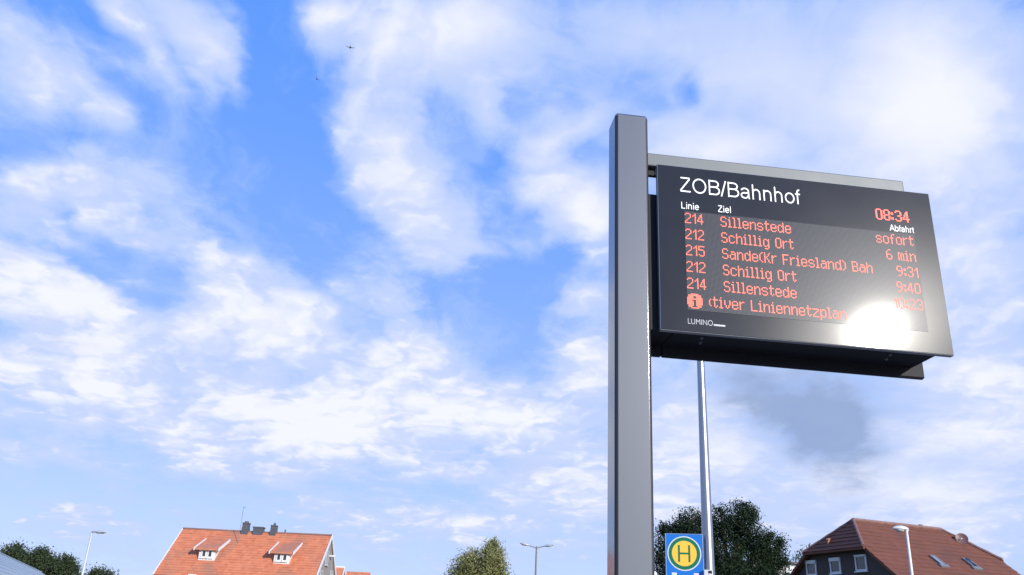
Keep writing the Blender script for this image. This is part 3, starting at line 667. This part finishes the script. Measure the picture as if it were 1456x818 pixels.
def courses(b, span, place, nrm, z0, z1, count, lip=.045, jitter=.012, seed=1):
    """overlapping rows of tiles on a roof slope: each row is a strip whose lower edge stands proud"""
    rnd = random.Random(seed); nrm = Vector(nrm); ov = (z1 - z0) / count * .12
    for k in range(count):
        za, zb = z0 + (z1 - z0) * k / count, z0 + (z1 - z0) * (k + 1) / count
        zb2 = min(zb + ov, z1); a, c = span(za), span(zb2)
        if abs(a[1] - a[0]) < 1e-3: continue
        m = max(1, int((a[1] - a[0]) / .9)); pa, pc, pd = [], [], []
        for i in range(m + 1):
            t = i / m; j = rnd.uniform(-jitter, jitter)
            up = Vector(place(a[0] + (a[1] - a[0]) * t, za)); dn = Vector(place(c[0] + (c[1] - c[0]) * t, zb2))
            pa.append(b.bm.verts.new(up + nrm * (lip + j))); pc.append(b.bm.verts.new(dn + nrm * (.004 + j * .3))); pd.append(b.bm.verts.new(up - nrm * .02))
        for i in range(m):
            b.bm.faces.new((pa[i], pa[i + 1], pc[i + 1], pc[i])); b.bm.faces.new((pd[i], pd[i + 1], pa[i + 1], pa[i]))

def window(parent, c, ux, nrm, w, h, name='window', blind=0.0, frame=M_WHITE, bars=1):
    """framed window lying on a wall: c centre, ux along the wall, nrm outward"""
    c, ux, nrm = Vector(c), Vector(ux).normalized(), Vector(nrm).normalized(); uz = Vector((0, 0, 1))
    Mx = Matrix(((ux.x, nrm.x, 0, c.x), (ux.y, nrm.y, 0, c.y), (ux.z, nrm.z, 1, c.z), (0, 0, 0, 1)))
    f = .09
    b = MB()
    for lo, hi in (((-w / 2, -.04, -h / 2), (-w / 2 + f, .05, h / 2)), ((w / 2 - f, -.04, -h / 2), (w / 2, .05, h / 2)),
                   ((-w / 2 + f, -.04, h / 2 - f), (w / 2 - f, .048, h / 2)), ((-w / 2 + f, -.04, -h / 2), (w / 2 - f, .048, -h / 2 + f))):
        b.box(lo, hi, M=Mx)
    for i in range(bars): 
        x = -w / 2 + w * (i + 1) / (bars + 1); b.box((x - .03, -.03, -h / 2 + f), (x + .03, .04, h / 2 - f), M=Mx)
    fr = b.build(name, frame, parent)
    b = MB(); b.box((-w / 2 + f, -.03, -h / 2 + f), (w / 2 - f, .012, h / 2 - f), M=Mx); b.build('pane', M_PANE, fr)
    b = MB(); b.box((-w / 2 - .05, -.04, -h / 2 - .06), (w / 2 + .05, .11, -h / 2 - .002), M=Mx); b.build('sill', frame, fr)
    if blind:
        b = MB(); b.box((-w / 2 + .01, .0, h / 2 - blind), (w / 2 - .01, .10, h / 2 + .02), M=Mx); b.build('shutter_box', frame, fr)
    return fr

# --- red roof house on the left (local x along the ridge towards the right, -y faces the camera)
hr = empty('red_roof_house', (-13.234, 70, 0), R(-2.527))
tag(hr, 'house with bright orange red tiled roof, two white dormers and dark chimneys', 'house')
ZR, ZE, HW, HL = 8.304, 4.565, 3.894, 12.032
sl = (ZR - ZE) / HW; hn = Vector((0, -sl, 1)).normalized()
b = MB(); gx0, gx1, gy = -HL + .3, -.09, HW - .35
b.prism([(gx0, -gy, 0), (gx0, gy, 0), (gx0, gy, ZR - sl * gy - .16), (gx0, 0, ZR - .16), (gx0, -gy, ZR - sl * gy - .16)], (gx1 - gx0, 0, 0)); b.build('wall', M_GABLE, hr)
b = MB()
b.prism([(-HL, -HW, ZE - .14), (-HL, 0, ZR - .14), (-HL, HW, ZE - .14), (-HL, HW, ZE - .01), (-HL, 0, ZR - .01), (-HL, -HW, ZE - .01)], (HL - .02, 0, 0))
courses(b, lambda z: (-HL, -.02), lambda x, z: (x, -(ZR - z) / sl, z), hn, ZE, ZR, 19, lip=.038, seed=3)
courses(b, lambda z: (-HL, -.02), lambda x, z: (x, (ZR - z) / sl, z), (0, -hn.y, hn.z), ZE, ZR, 19, lip=.038, seed=4)
rf = b.build('roof', M_ORANGE, hr)
b = MB(); b.tube([(-HL - .02, 0, ZR + .01), (-HL * .5, 0, ZR - .02), (0, 0, ZR + .01)], .11, 8, flat=.8); b.build('ridge_tiles', mat('weathered_ridge', (.22, .12, .10), .8, var=.3), rf)
for x in (-HL - .05, -.02):
    for sgn in (-1, 1):
        b = MB(); y_, z_ = sgn * (HW + .03), ZE - .03
        w_ = .09 if x < -1 else .22
        b.prism([(x, y_, z_ + .12), (x, y_, z_ - w_ ), (x, 0, ZR - w_ - .01), (x, 0, ZR + .10)], (.055, 0, 0)); b.build('verge_board', M_WHITE, rf)
b = MB(); b.tube([(-HL, -HW - .06, ZE - .07), (-.05, -HW - .06, ZE - .07)], .06, 8); b.build('gutter', M_SLATE, hr)
b = MB(); b.tube([(-8.95, -HW - .06, ZE - .04), (-9.1, -HW + .2, ZE - .45), (-9.1, -HW + .3, .1)], .05, 8); b.build('downpipe', M_WHITE, hr)
b = MB(); b.box((-9.45, -HW - .02, ZE + .03), (-8.85, -HW + .14, ZE + .16), .03); b.build('roof_vent', M_WHITE, rf)
for x0, x1 in ((-9.40, -8.15), (-3.62, -2.42)):
    yf = -2.62; zt = 6.62; zb = ZR + sl * yf - .02
    e0, e1 = x0 - .30, x1 + .30; ya, yb = yf - .30, -.86; za, zb2 = zt + .02, ZR + sl * yb + .03
    b = MB(); b.prism([(x0, yf, zb), (x0, yf, zt), (x0, -1.72, zt + .42), (x0, -1.72, ZR + sl * -1.72)], (x1 - x0, 0, 0)); dm = b.build('dormer', M_WHITE, rf)
    b = MB(); b.prism([(e0, ya, za), (e0, yb, zb2), (e0, yb, zb2 - .10), (e0, ya, za - .10)], (e1 - e0, 0, 0)); b.build('dormer_roof', M_ORANGE, rf)
    b = MB()
    for xx in (e0 - .06, e1 - .003): b.prism([(xx, ya - .03, za + .07), (xx, yb, zb2 + .08), (xx, yb, zb2 - .10), (xx, ya - .03, za - .15)], (.065, 0, 0))
    b.build('dormer_trim', M_WHITE, rf)
    xm = (x0 + x1) / 2
    for dx_ in (-.235, .235): window(rf, (xm + dx_, yf - .01, (zb + zt) / 2 + .10), (1, 0, 0), (0, -1, 0), .40, .58, name='dormer_window', bars=0)
def chimney(x0, x1, zt, cap, flare):
    b = MB(); y = .28; xm, xw = (x0 + x1) / 2, (x1 - x0) / 2
    b.prism([(xm - xw * flare, -y, ZR - .45), (xm + xw * flare, -y, ZR - .45), (xm + xw, -y, zt - cap), (xm - xw, -y, zt - cap)], (0, 2 * y, 0))
    b.box((xm - xw * 1.12, -y * 1.1, zt - cap + .003), (xm + xw * 1.12, y * 1.1, zt - cap + .09)); return b
c1 = chimney(-7.22, -6.78, 9.04, .16, 1.35).build('chimney', M_SLATE, rf)
c2 = chimney(-6.34, -5.56, 8.70, .10, 1.0).build('chimney', M_SLATE, rf)
c3 = chimney(-4.93, -4.53, 8.98, .20, 1.3); c3 = c3.build('chimney', M_SLATE, rf)
b = MB(); b.tube([(-4.73, 0, 8.87), (-4.73, 0, 9.10)], [.15, .03], 8); b.build('chimney_pot', M_SLATE, c3)
b = MB(); b.tube([(-7.0, 0, 8.97), (-7.0, 0, 9.09)], [.16, .15], 10); b.build('chimney_pot', M_SLATE, c1)
b = MB(); b.tube([(-3.81, 0, ZR), (-3.81, 0, 8.60)], .06, 8); b.build('vent_pipe', M_SLATE, rf)
b = MB(); b.tube([(-7.09, -1.07, 7.25), (-7.09, -1.07, 10.12)], .017, 6); b.tube([(-7.09, -1.07, 10.02), (-6.93, -1.07, 10.06)], .018, 6); b.tube([(-7.12, -1.07, 9.6), (-7.02, -1.07, 9.6)], .014, 6)
b.build('aerial', M_DULL, rf)
window(hr, (-.08, -.55, 6.55), (0, 1, 0), (1, 0, 0), .75, 1.1, frame=M_LAMP); window(hr, (-.08, 1.6, 5.2), (0, 1, 0), (1, 0, 0), .75, 1.1, frame=M_LAMP); window(hr, (-.08, -1.7, 5.0), (0, 1, 0), (1, 0, 0), .75, 1.1, frame=M_LAMP)
b = MB(); b.box((-.12, .20, 6.72), (.38, .34, 6.83)); b.build('purlin_end', M_WHITE, hr)
for x in (-10.2, -7.4, -4.6, -1.8): window(hr, (x, -gy - .01, 2.2), (1, 0, 0), (0, -1, 0), 1.1, 1.3)
b = MB(); b.box((-6.4, -gy - .06, 0), (-5.5, -gy + .02, 2.1)); b.build('door', M_TIMBER, hr)

def plain_house(name, label, x0, x1, yc, hw, zr, ze, tiles, wall, verge=True):
    h = empty(name, ((x0 + x1) / 2, yc, 0)); tag(h, label, 'house')
    L = (x1 - x0) / 2; s_ = (zr - ze) / hw
    b = MB(); g = hw - .25
    b.prism([(-L + .2, -g, 0), (-L + .2, g, 0), (-L + .2, g, zr - s_ * g - .1), (-L + .2, 0, zr - .1), (-L + .2, -g, zr - s_ * g - .1)], (2 * L - .4, 0, 0)); b.build('wall', wall, h)
    b = MB(); b.prism([(-L, -hw, ze - .1), (-L, 0, zr - .1), (-L, hw, ze - .1), (-L, hw, ze), (-L, 0, zr), (-L, -hw, ze)], (2 * L, 0, 0))
    nn = Vector((0, -s_, 1)).normalized()
    courses(b, lambda z: (-L, L), lambda x, z: (x, -(zr - z) / s_, z), nn, ze, zr, 10); rr_ = b.build('roof', tiles, h)
    if verge:
        for x in (-L - .05, L):
            b = MB(); b.prism([(x, -hw, ze + .1), (x, -hw, ze - .25), (x, 0, zr - .25), (x, 0, zr + .12)], (.07, 0, 0)); b.build('verge_board', M_WHITE, rr_)
    b = MB(); b.tube([(-L, 0, zr + .02), (L, 0, zr + .02)], .1, 8); b.build('ridge_tiles', M_WHITE if verge else M_ORANGE, rr_)
    for x in (-L * .5, L * .5): window(h, (x, -g - .01, 2.2), (1, 0, 0), (0, -1, 0), min(1.1, L * .6), 1.2)
    b = MB(); b.box((-.45, -g - .05, 0), (.45, -g + .02, 2.05)); b.build('door', M_TIMBER, h)
    return h
plain_house('neighbour_house', 'small red roofed house with white verge right behind the orange red house', -24.0, -16.25, 95, 3.4, 7.50, 4.2, M_ORANGE, M_PLASTER)
plain_house('garden_annex', 'low red tiled annex roof right of the small house with white verge', -15.12, -12.75, 90, 2.6, 6.72, 4.0, M_ORANGE, M_PLASTER, verge=False)

# --- brown roof house on the right: half-hipped, local x along the ridge away from the camera's side, -y faces the camera
hb = empty('brown_roof_house', (18.274, 48, 0), R(19.553))
tag(hb, 'large house with brown tiled half hipped roof and dark timber gable', 'house')
ZR, ZH, S_, HP, LR = 8.504, 6.807, .733, 1.56, 7.894
LT = LR + HP; ZE = 3.3; YH = (ZR - ZH) / S_; YE = (ZR - ZE) / S_
nf = Vector((0, -S_, 1)).normalized(); kk = (ZR - ZH) / HP; nh = Vector((-kk, 0, 1)).normalized()
b = MB(); gx0, gx1 = .35, LT - .35; yw = YE - .5; q = .20
gz = lambda y: ZR - S_ * abs(y) - q
yt = (ZR - q - (ZH - .05)) / S_
poly = lambda x: [(x, -yw, 0), (x, yw, 0), (x, yw, gz(yw)), (x, yt, ZH - .05), (x, -yt, ZH - .05), (x, -yw, gz(yw))]
b.prism(poly(gx0), (gx1 - gx0, 0, 0)); b.build('wall', M_TIMBER, hb)
def span(z):
    if z <= ZH: return (0, LT)
    t = (z - ZH) / (ZR - ZH); return (HP * t, LT - HP * t)
b = MB()
for sg_ in (-1, 1):
    courses(b, span, lambda x, z: (x, sg_ * (ZR - z) / S_, z), (0, sg_ * S_ / math.hypot(1, S_), 1 / math.hypot(1, S_)), ZE, ZH, 15, lip=.027, seed=5)
    courses(b, span, lambda x, z: (x, sg_ * (ZR - z) / S_, z), (0, sg_ * S_ / math.hypot(1, S_), 1 / math.hypot(1, S_)), ZH, ZR, 7, lip=.027, seed=6)
    # underside / verge thickness
    for x in (0, LT - .06): b.prism([(x, sg_ * YE, ZE + .01), (x, sg_ * YE, ZE - .15), (x, sg_ * (YH - .05), ZH - .12), (x, sg_ * (YH - .05), ZH + .03)], (.06, 0, 0))
    b.prism([(.06, sg_ * YE, ZE - .12), (.06, sg_ * YE, ZE - .02), (.06, sg_ * (YH + .05), ZH - .07), (.06, sg_ * (YH + .05), ZH - .18)], (LT - .12, 0, 0))
for near in (True, False):
    px = (lambda z: HP * (z - ZH) / (ZR - ZH)) if near else (lambda z: LT - HP * (z - ZH) / (ZR - ZH))
    yy = lambda z: YH * (1 - (z - ZH) / (ZR - ZH)) + .10
    courses(b, lambda z: (-yy(z), yy(z)), lambda y, z: (px(z) - (.12 if near else -.12) * (1 - (z - ZH) / (ZR - ZH)), y, z - .04 * (1 - (z - ZH) / (ZR - ZH))), (-nh.x if not near else nh.x, 0, nh.z), ZH, ZR, 8, lip=.05, seed=7)
    xh = -.12 if near else LT + .12
    b.prism([(xh, -YH - .12, ZH - .05), (xh, YH + .12, ZH - .05), (xh + (.55 if near else -.55), YH, ZH - .05), (xh + (.55 if near else -.55), -YH, ZH - .05)], (0, 0, -.10))
br = b.build('roof', M_BROWN, hb)
b = MB(); A = (HP, 0, ZR + .03); E_ = (LR, 0, ZR + .03)
pts = [Vector(A).lerp(Vector(E_), i / 20) + Vector((0, 0, .015 * (i % 2))) for i in range(21)]
b.tube(pts, [.09 if i % 2 else .105 for i in range(21)], 8); b.build('ridge_tiles', M_BROWNH, br)
for p0, ys in ((A, -1), (A, 1), (E_, -1), (E_, 1)):
    p1 = Vector((-.08 if p0 is A else LT + .08, ys * (YH + .08), ZH + .02))
    b = MB(); b.tube([Vector(p0).lerp(p1, i / 8) for i in range(9)], [.075 if i % 2 else .09 for i in range(9)], 8); b.build('hip_tiles', M_BROWNH, br)
b = MB(); b.tube([(6.4, 0, ZR), (6.4, 0, ZR + .17)], .12, 8); b.build('ridge_vent', M_BROWNH, br)
b = MB(); b.tube([(.28, .66, 7.05), (.28, .66, 7.38)], .08, 8); b.tube([(.28, .66, 7.39), (.28, .66, 7.46)], [.13, .10], 8); b.build('vent_pipe', mat('terracotta', (.42, .17, .10), .7), br)
for ly, w_ in ((2.32, .86), (.33, .84), (-1.65, .84)):
    window(hb, (gx0 - .005, ly, 6.03 if ly < -1 else (6.0 if ly < 1 else 5.97)), (0, 1, 0), (-1, 0, 0), w_, .80, blind=.17 if ly > -1 else .06, bars=0)
def skylight(x, y, w, l, open_, col):
    z = ZR + S_ * y; uy = Vector((0, 1, S_)).normalized(); Mx = Matrix(((1, 0, 0, x), (0, uy.y, nf.y, y), (0, uy.z, nf.z, z), (0, 0, 0, 1)))
    b = MB()
    for lo, hi in (((-w / 2, -l / 2, -.05), (-w / 2 + .08, l / 2, .12)), ((w / 2 - .08, -l / 2, -.05), (w / 2, l / 2, .12)), ((-w / 2 + .08, l / 2 - .1, -.05), (w / 2 - .08, l / 2, .117)), ((-w / 2 - .1, -l / 2 - .16, -.05), (w / 2 + .1, -l / 2 + .06, .10))): b.box(lo, hi, M=Mx)
    f = b.build('skylight', M_DULL, br)
    P2 = Mx @ Matrix.Translation((0, .0, .09)) @ Matrix.Rotation(R(open_), 4, 'X')
    b = MB(); b.box((-w / 2 + .08, -l / 2 + .06, -.012), (w / 2 - .08, l / 2 - .1, .012), M=P2); b.build('pane', col, f)
skylight(4.18, -3.0, .38, .86, 0, mat('pane_painted_reflection', (.33, .35, .38), .12, .3)); skylight(6.50, -2.95, .42, .82, 16, M_PANE)  # first pane: its pale reflection is put into the base colour
# satellite dish near the far hip
dh = Vector((8.15, -1.15, 7.95)); b = MB(); fwd = Vector((-.55, -.75, .35)).normalized()
a_ = fwd.orthogonal().normalized(); c_ = fwd.cross(a_); rg = []
for rr_, dd in ((.05, -.09), (.16, -.075), (.26, -.04), (.33, 0), (.33, -.03), (.22, -.09), (.05, -.12)):
    rg.append([b.bm.verts.new(dh + fwd * dd + (a_ * math.cos(k * math.pi / 12) + c_ * math.sin(k * math.pi / 12)) * rr_) for k in range(24)])
for r0, r1 in zip(rg, rg[1:] + rg[:1]):
    for k in range(24): b.bm.faces.new((r0[k], r0[(k + 1) % 24], r1[(k + 1) % 24], r1[k]))
b.tube([dh - fwd * .08, dh - fwd * .2 + Vector((0, 0, -.2)), Vector((8.2, -1.15, 7.6))], .03, 8)
di = b.build('satellite_dish', mat('brown_dish', (.16, .085, .075), .5), br, smooth=True, angle=50)
b = MB(); b.tube([dh + Vector((.02, -.05, -.28)), dh + Vector((-.02, -.12, -.52)), dh + Vector((.12, -.28, -.66))], .028, 8); b.blob(dh + fwd * .03 + a_ * .05, .05, 1); b.build('feed_arm', M_WHITE, di)

wh = empty('white_house', tuple(at(1112, 806, 76).xy) + (0,)); tag(wh, 'white walled house glimpsed between the dark tree and the brown roof house', 'house')
zt = at(1124, 800, 76).z
b = MB(); b.box((-2.6, 0, 0), (5.5, 7, zt - .12)); b.build('wall', M_WHITEWALL, wh)
b = MB(); b.box((-2.9, -.3, zt - .117), (5.8, 7.3, zt + .06)); b.build('roof', M_SLATE, wh)
window(wh, (.42, -.01, zt - 1.05), (1, 0, 0), (0, -1, 0), .6, .62, bars=0); window(wh, (2.6, -.01, zt - 1.3), (1, 0, 0), (0, -1, 0), 1.1, 1.2); window(wh, (.6, -.01, 2.2), (1, 0, 0), (0, -1, 0), 1.1, 1.2)

# --- long hall with pale metal roof on the far left
def hall_mat():
    m = mat('pale_zinc_roof', (.30, .37, .43), .5, .15); nt = m.node_tree; N, L = nt.nodes, nt.links; p = N['Principled BSDF']
    tc = N.new('ShaderNodeTexCoord'); sp = N.new('ShaderNodeSeparateXYZ'); L.new(tc.outputs['Object'], sp.inputs[0]); cb = N.new('ShaderNodeCombineXYZ')
    L.new(sp.outputs['Y'], cb.inputs[0]); L.new(sp.outputs['X'], cb.inputs[1])
    br_ = N.new('ShaderNodeTexBrick'); L.new(cb.outputs[0], br_.inputs['Vector']); br_.inputs['Scale'].default_value = 1
    br_.inputs['Color1'].default_value = (.30, .36, .385, 1); br_.inputs['Color2'].default_value = (.35, .41, .43, 1); br_.inputs['Mortar'].default_value = (.10, .13, .17, 1)
    br_.inputs['Brick Width'].default_value = 4.6; br_.inputs['Row Height'].default_value = .62; br_.inputs['Mortar Size'].default_value = .032
    L.new(br_.outputs['Color'], p.inputs['Base Color']); return m
p0, p1 = Vector((-41.83, 75.22, 0)), Vector((-57.30, 115.19, 0)); ax = (p1 - p0).normalized()
hl = empty('station_hall', tuple(p0), math.atan2(ax.y, ax.x) - math.pi / 2)
tag(hl, 'long hall with pale blue grey sheet roof in the bottom left corner', 'hall')
b = MB(); b.prism([(-6.3, -44, 0), (6.3, -44, 0), (6.3, -44, 2.2), (0, -44, 5.7), (-6.3, -44, 2.2)], (0, 78, 0)); b.build('wall', M_PLASTER, hl)
b = MB(); b.prism([(-7, -44.4, 2.1), (0, -44.4, 6.0), (7, -44.4, 2.1), (7, -44.4, 1.96), (0, -44.4, 5.86), (-7, -44.4, 1.96)], (0, 78.8, 0)); rf = b.build('roof', hall_mat(), hl)
b = MB(); b.tube([(0, -44.4, 6.0), (0, 34.4, 6.0)], .12, 8, flat=.7); b.build('ridge_cap', mat('zinc_cap', (.34, .44, .46), .5, .2), rf)

# ------------------------------------------------------------------ trees
def tree(name, label, base, blobs, n, size, mat_leaf, mat_bark, trunk_r, seed, cat='tree', group=None, dense=.55, limb_r=.35):
    """blobs: leaf clumps (x, y, z, rx, ry, rz) around the trunk foot; leaves thin out towards the rim of each clump"""
    rnd = random.Random(seed); t = empty(name, base); tag(t, label, cat, group)
    b = MB(); top = max(q[2] for q in blobs)
    fork = Vector((0, 0, min(q[2] - q[5] for q in blobs) * .8 + top * .1))
    mid = Vector((rnd.uniform(-.2, .2), rnd.uniform(-.2, .2), fork.z * .55))
    b.tube([(0, 0, -.05), (0, 0, .25), mid, fork], [trunk_r * 1.5, trunk_r * 1.08, trunk_r * .92, trunk_r * .8], 10)
    tr = b
    for q in blobs:
        e = Vector(q[:3]); m_ = fork.lerp(e, .5) + Vector((rnd.uniform(-.25, .25), rnd.uniform(-.25, .25), rnd.uniform(-.1, .3)))
        tr.tube([fork - Vector((0, 0, .2)), m_, e, e + Vector((rnd.uniform(-.3, .3) * q[3], 0, q[5] * .6))], [trunk_r * limb_r * 1.4, trunk_r * limb_r, trunk_r * limb_r * .55, trunk_r * .06], 6)
        for k in range(5):
            dv = Vector((rnd.gauss(0, 1), rnd.gauss(0, 1), rnd.gauss(.2, 1))).normalized()
            tr.tube([e, e + Vector((dv.x * q[3], dv.y * q[4], dv.z * q[5])) * .5, e + Vector((dv.x * q[3], dv.y * q[4], dv.z * q[5])) * .97], [trunk_r * .2, trunk_r * .12, trunk_r * .04], 5)
    tr.build('trunk', mat_bark, t, smooth=True, angle=180)
    b = MB(); vol = [q[3] * q[4] + q[3] * q[5] + q[4] * q[5] for q in blobs]; tot = sum(vol)
    for q, v in zip(blobs, vol):
        c = Vector(q[:3]); nn = int(n * v / tot)
        # twigs: leaves come in sprays around points near the skin of the clump
        ns = max(6, nn // 14)
        for s_ in range(ns):
            d = Vector((rnd.gauss(0, 1), rnd.gauss(0, 1), rnd.gauss(0, 1))).normalized()
            k = rnd.random() ** dense * (1 + .16 * noise.noise(d * 2.1 + Vector((seed, 0, 0)))) * rnd.choice((1, 1, 1, 1.06))
            p = c + Vector((d.x * q[3], d.y * q[4], d.z * q[5])) * k; sr = size * rnd.uniform(1.6, 3.2)
            for i in range(14):
                o = p + Vector((rnd.gauss(0, 1), rnd.gauss(0, 1), rnd.gauss(0, .8))) * sr * .5
                nrm = (Vector((rnd.gauss(0, 1), rnd.gauss(0, 1), rnd.gauss(.5, 1))) + d * .5).normalized()
                a = nrm.orthogonal().normalized(); a = (Matrix.Rotation(rnd.uniform(0, 6.28), 3, nrm) @ a); e = nrm.cross(a)
                l, w = size * rnd.uniform(.6, 1.3), size * rnd.uniform(.32, .6)
                vs_ = [b.bm.verts.new(o + a * x * l + e * y * w + nrm * z * w) for x, y, z in ((-.5, 0, 0), (0, -.5, .15), (.55, 0, 0), (0, .5, .15))]
                b.bm.faces.new(vs_)
    b.build('crown', mat_leaf, t)
    return t
def clumps(Y, base, L):
    """clumps given where their outline is seen: photo pixel centre, pixel radii, depth offset"""
    out = []
    for px, py, rx, ry, dy_ in L:
        p = at(px, py, Y + dy_); s_ = (p - C_POS).length / FOCAL_PX / (1 + ((px - 728) / FOCAL_PX) ** 2 * .5)
        out.append((p.x - base[0], p.y - base[1], p.z, rx * s_, max(rx, ry) * s_ * .9, ry * s_))
    return out
M_BARK = mat('bark', (.07, .055, .045), .9, var=.3, scale=6, bump=.5, bscale=20)
L_DARK = leaf_mat('dark_leaves', (.016, .030, .016), (.034, .052, .026))
L_YEL = leaf_mat('yellowing_leaves', (.12, .145, .05), (.33, .315, .14), .9)
L_MID = leaf_mat('mid_green_leaves', (.035, .055, .028), (.065, .085, .040))
pb = at(1030, 818, 42); B0 = (pb.x, 42, 0)
tree('broadleaf_tree', 'big dark leafy tree behind the bus stop sign and steel pole', B0,
     clumps(42, B0, [(1050, 750, 28, 36, 0), (1012, 758, 34, 34, .4), (980, 752, 24, 26, -.3), (958, 776, 26, 34, .2), (1078, 778, 26, 30, -.2), (1096, 796, 20, 30, .3),
                     (1034, 806, 32, 36, -.6), (985, 812, 36, 36, -.3), (1075, 815, 22, 26, -.3), (1100, 838, 20, 34, 0), (950, 830, 26, 40, .4), (1020, 860, 70, 50, 0), (1075, 850, 50, 40, 0), (1058, 726, 12, 13, 0), (945, 752, 9, 10, 0), (1110, 774, 6, 12, .2), (1070, 733, 8, 9, 0), (1005, 736, 10, 8, 0), (966, 750, 8, 8, .2), (1093, 765, 8, 8, 0), (1114, 800, 8, 10, 0), (938, 792, 7, 12, 0), (1025, 726, 7, 7, 0)]),
     95000, .115, L_DARK, M_BARK, .34, 11)
pb = at(690, 818, 58); B0 = (pb.x, 58, 0)
tree('turning_tree', 'rounded yellow green tree with pointed top beside the double headed lamp', B0,
     clumps(58, B0, [(700, 788, 15, 16, 0), (698, 800, 20, 24, -.4), (672, 802, 24, 20, 0), (656, 820, 19, 26, .2), (684, 824, 34, 24, -.5), (710, 826, 11, 26, .1), (680, 850, 44, 34, 0), (702, 776, 7, 9, 0)]),
     34000, .15, L_YEL, M_BARK, .24, 5)
for i, (px, py, rx, ry, Y, lab) in enumerate([(22, 794, 26, 22, 128, 'leafy tree behind the pale hall roof, standing at the left picture edge'),
        (60, 798, 24, 20, 130, 'broad leafy tree behind the hall roof, second from the left picture edge'),
        (93, 808, 20, 18, 129, 'leafy tree between the pale hall roof and the slim street lamp'),
        (142, 822, 22, 14, 132, 'low leafy tree right behind the foot of the slim street lamp')]):
    pb = at(px, 818, Y); B0 = (pb.x, Y, 0)
    tree('hedgerow_tree', lab, B0, clumps(Y, B0, [(px - rx * .35, py, rx * .62, ry * .9, 0), (px + rx * .3, py + 3, rx * .62, ry * .8, .6), (px, py + ry * 1.1, rx * 1.05, ry * 1.1, 0), (px + rx * .05, py - ry * .55, rx * .3, ry * .42, .2)]),
         9000, .34, L_MID, M_BARK, .25, 20 + i, group='trees behind the hall roof', dense=.6)
pb = at(1148, 800, 63); B0 = (pb.x, 63, 0)
tree('sparse_tree', 'thin nearly bare treetop poking up behind the left slope of the brown roof', B0,
     clumps(63, B0, [(1151, 780, 4, 9, 0), (1141, 787, 5, 7, .2), (1134, 793, 6, 7, .2), (1147, 800, 13, 14, 0)]), 240, .14, L_DARK, M_BARK, .10, 31, dense=.9)

# ------------------------------------------------------------------ gulls
def gull(label, loc, yaw, roll, span, up):
    me = bpy.data.meshes.new('gull_cage'); h = span / 2
    V = [(0, 0, 0), (0, .14, .0), (0, .21, .02), (0, .25, .01), (0, -.12, 0), (0, -.24, .0)]
    E = [(0, 1), (1, 2), (2, 3), (0, 4), (4, 5)]; rad = [(.055, .055), (.05, .05), (.032, .032), (.012, .012), (.035, .03), (.03, .01)]
    for s_ in (-1, 1):
        i = len(V); V += [(s_ * h * .25, .04, up * .5), (s_ * h * .55, .05, up), (s_ * h, -.05, up * .8)]
        E += [(0, i), (i, i + 1), (i + 1, i + 2)]; rad += [(.05, .016), (.038, .010), (.012, .006)]
    me.from_pydata(V, E, []); o = bpy.data.objects.new('gull_cage', me); COL.objects.link(o)
    md = o.modifiers.new('skin', 'SKIN'); md.branch_smoothing = .3
    sv = me.skin_vertices[0].data
    for v, r in zip(sv, rad): v.radius = r
    sv[0].use_root = True
    o.modifiers.new('sub', 'SUBSURF').render_levels = 1; o.modifiers['sub'].levels = 1
    dg = bpy.context.evaluated_depsgraph_get(); dg.update()
    m2 = bpy.data.meshes.new_from_object(o.evaluated_get(dg)); bpy.data.objects.remove(o); bpy.data.meshes.remove(me)
    m2.name = 'gull'; m2.materials.clear(); m2.materials.append(M_GULL); m2.polygons.foreach_set('use_smooth', [True] * len(m2.polygons))
    g = bpy.data.objects.new('gull', m2); COL.objects.link(g); g.location = loc; g.rotation_euler = (R(roll), 0, R(yaw))
    tag(g, label, 'bird', 'birds gliding in the sky')
M_GULL = mat('dark_plumage', (.10, .10, .11), .7)
gull('bird gliding with both wings spread, the larger of the two', at(498, 67.5, 66), 12, 0, .95, .03)
gull('tiny distant bird seen edge on, below and left of the gliding one', at(451, 113, 95), 80, 20, .95, .14)
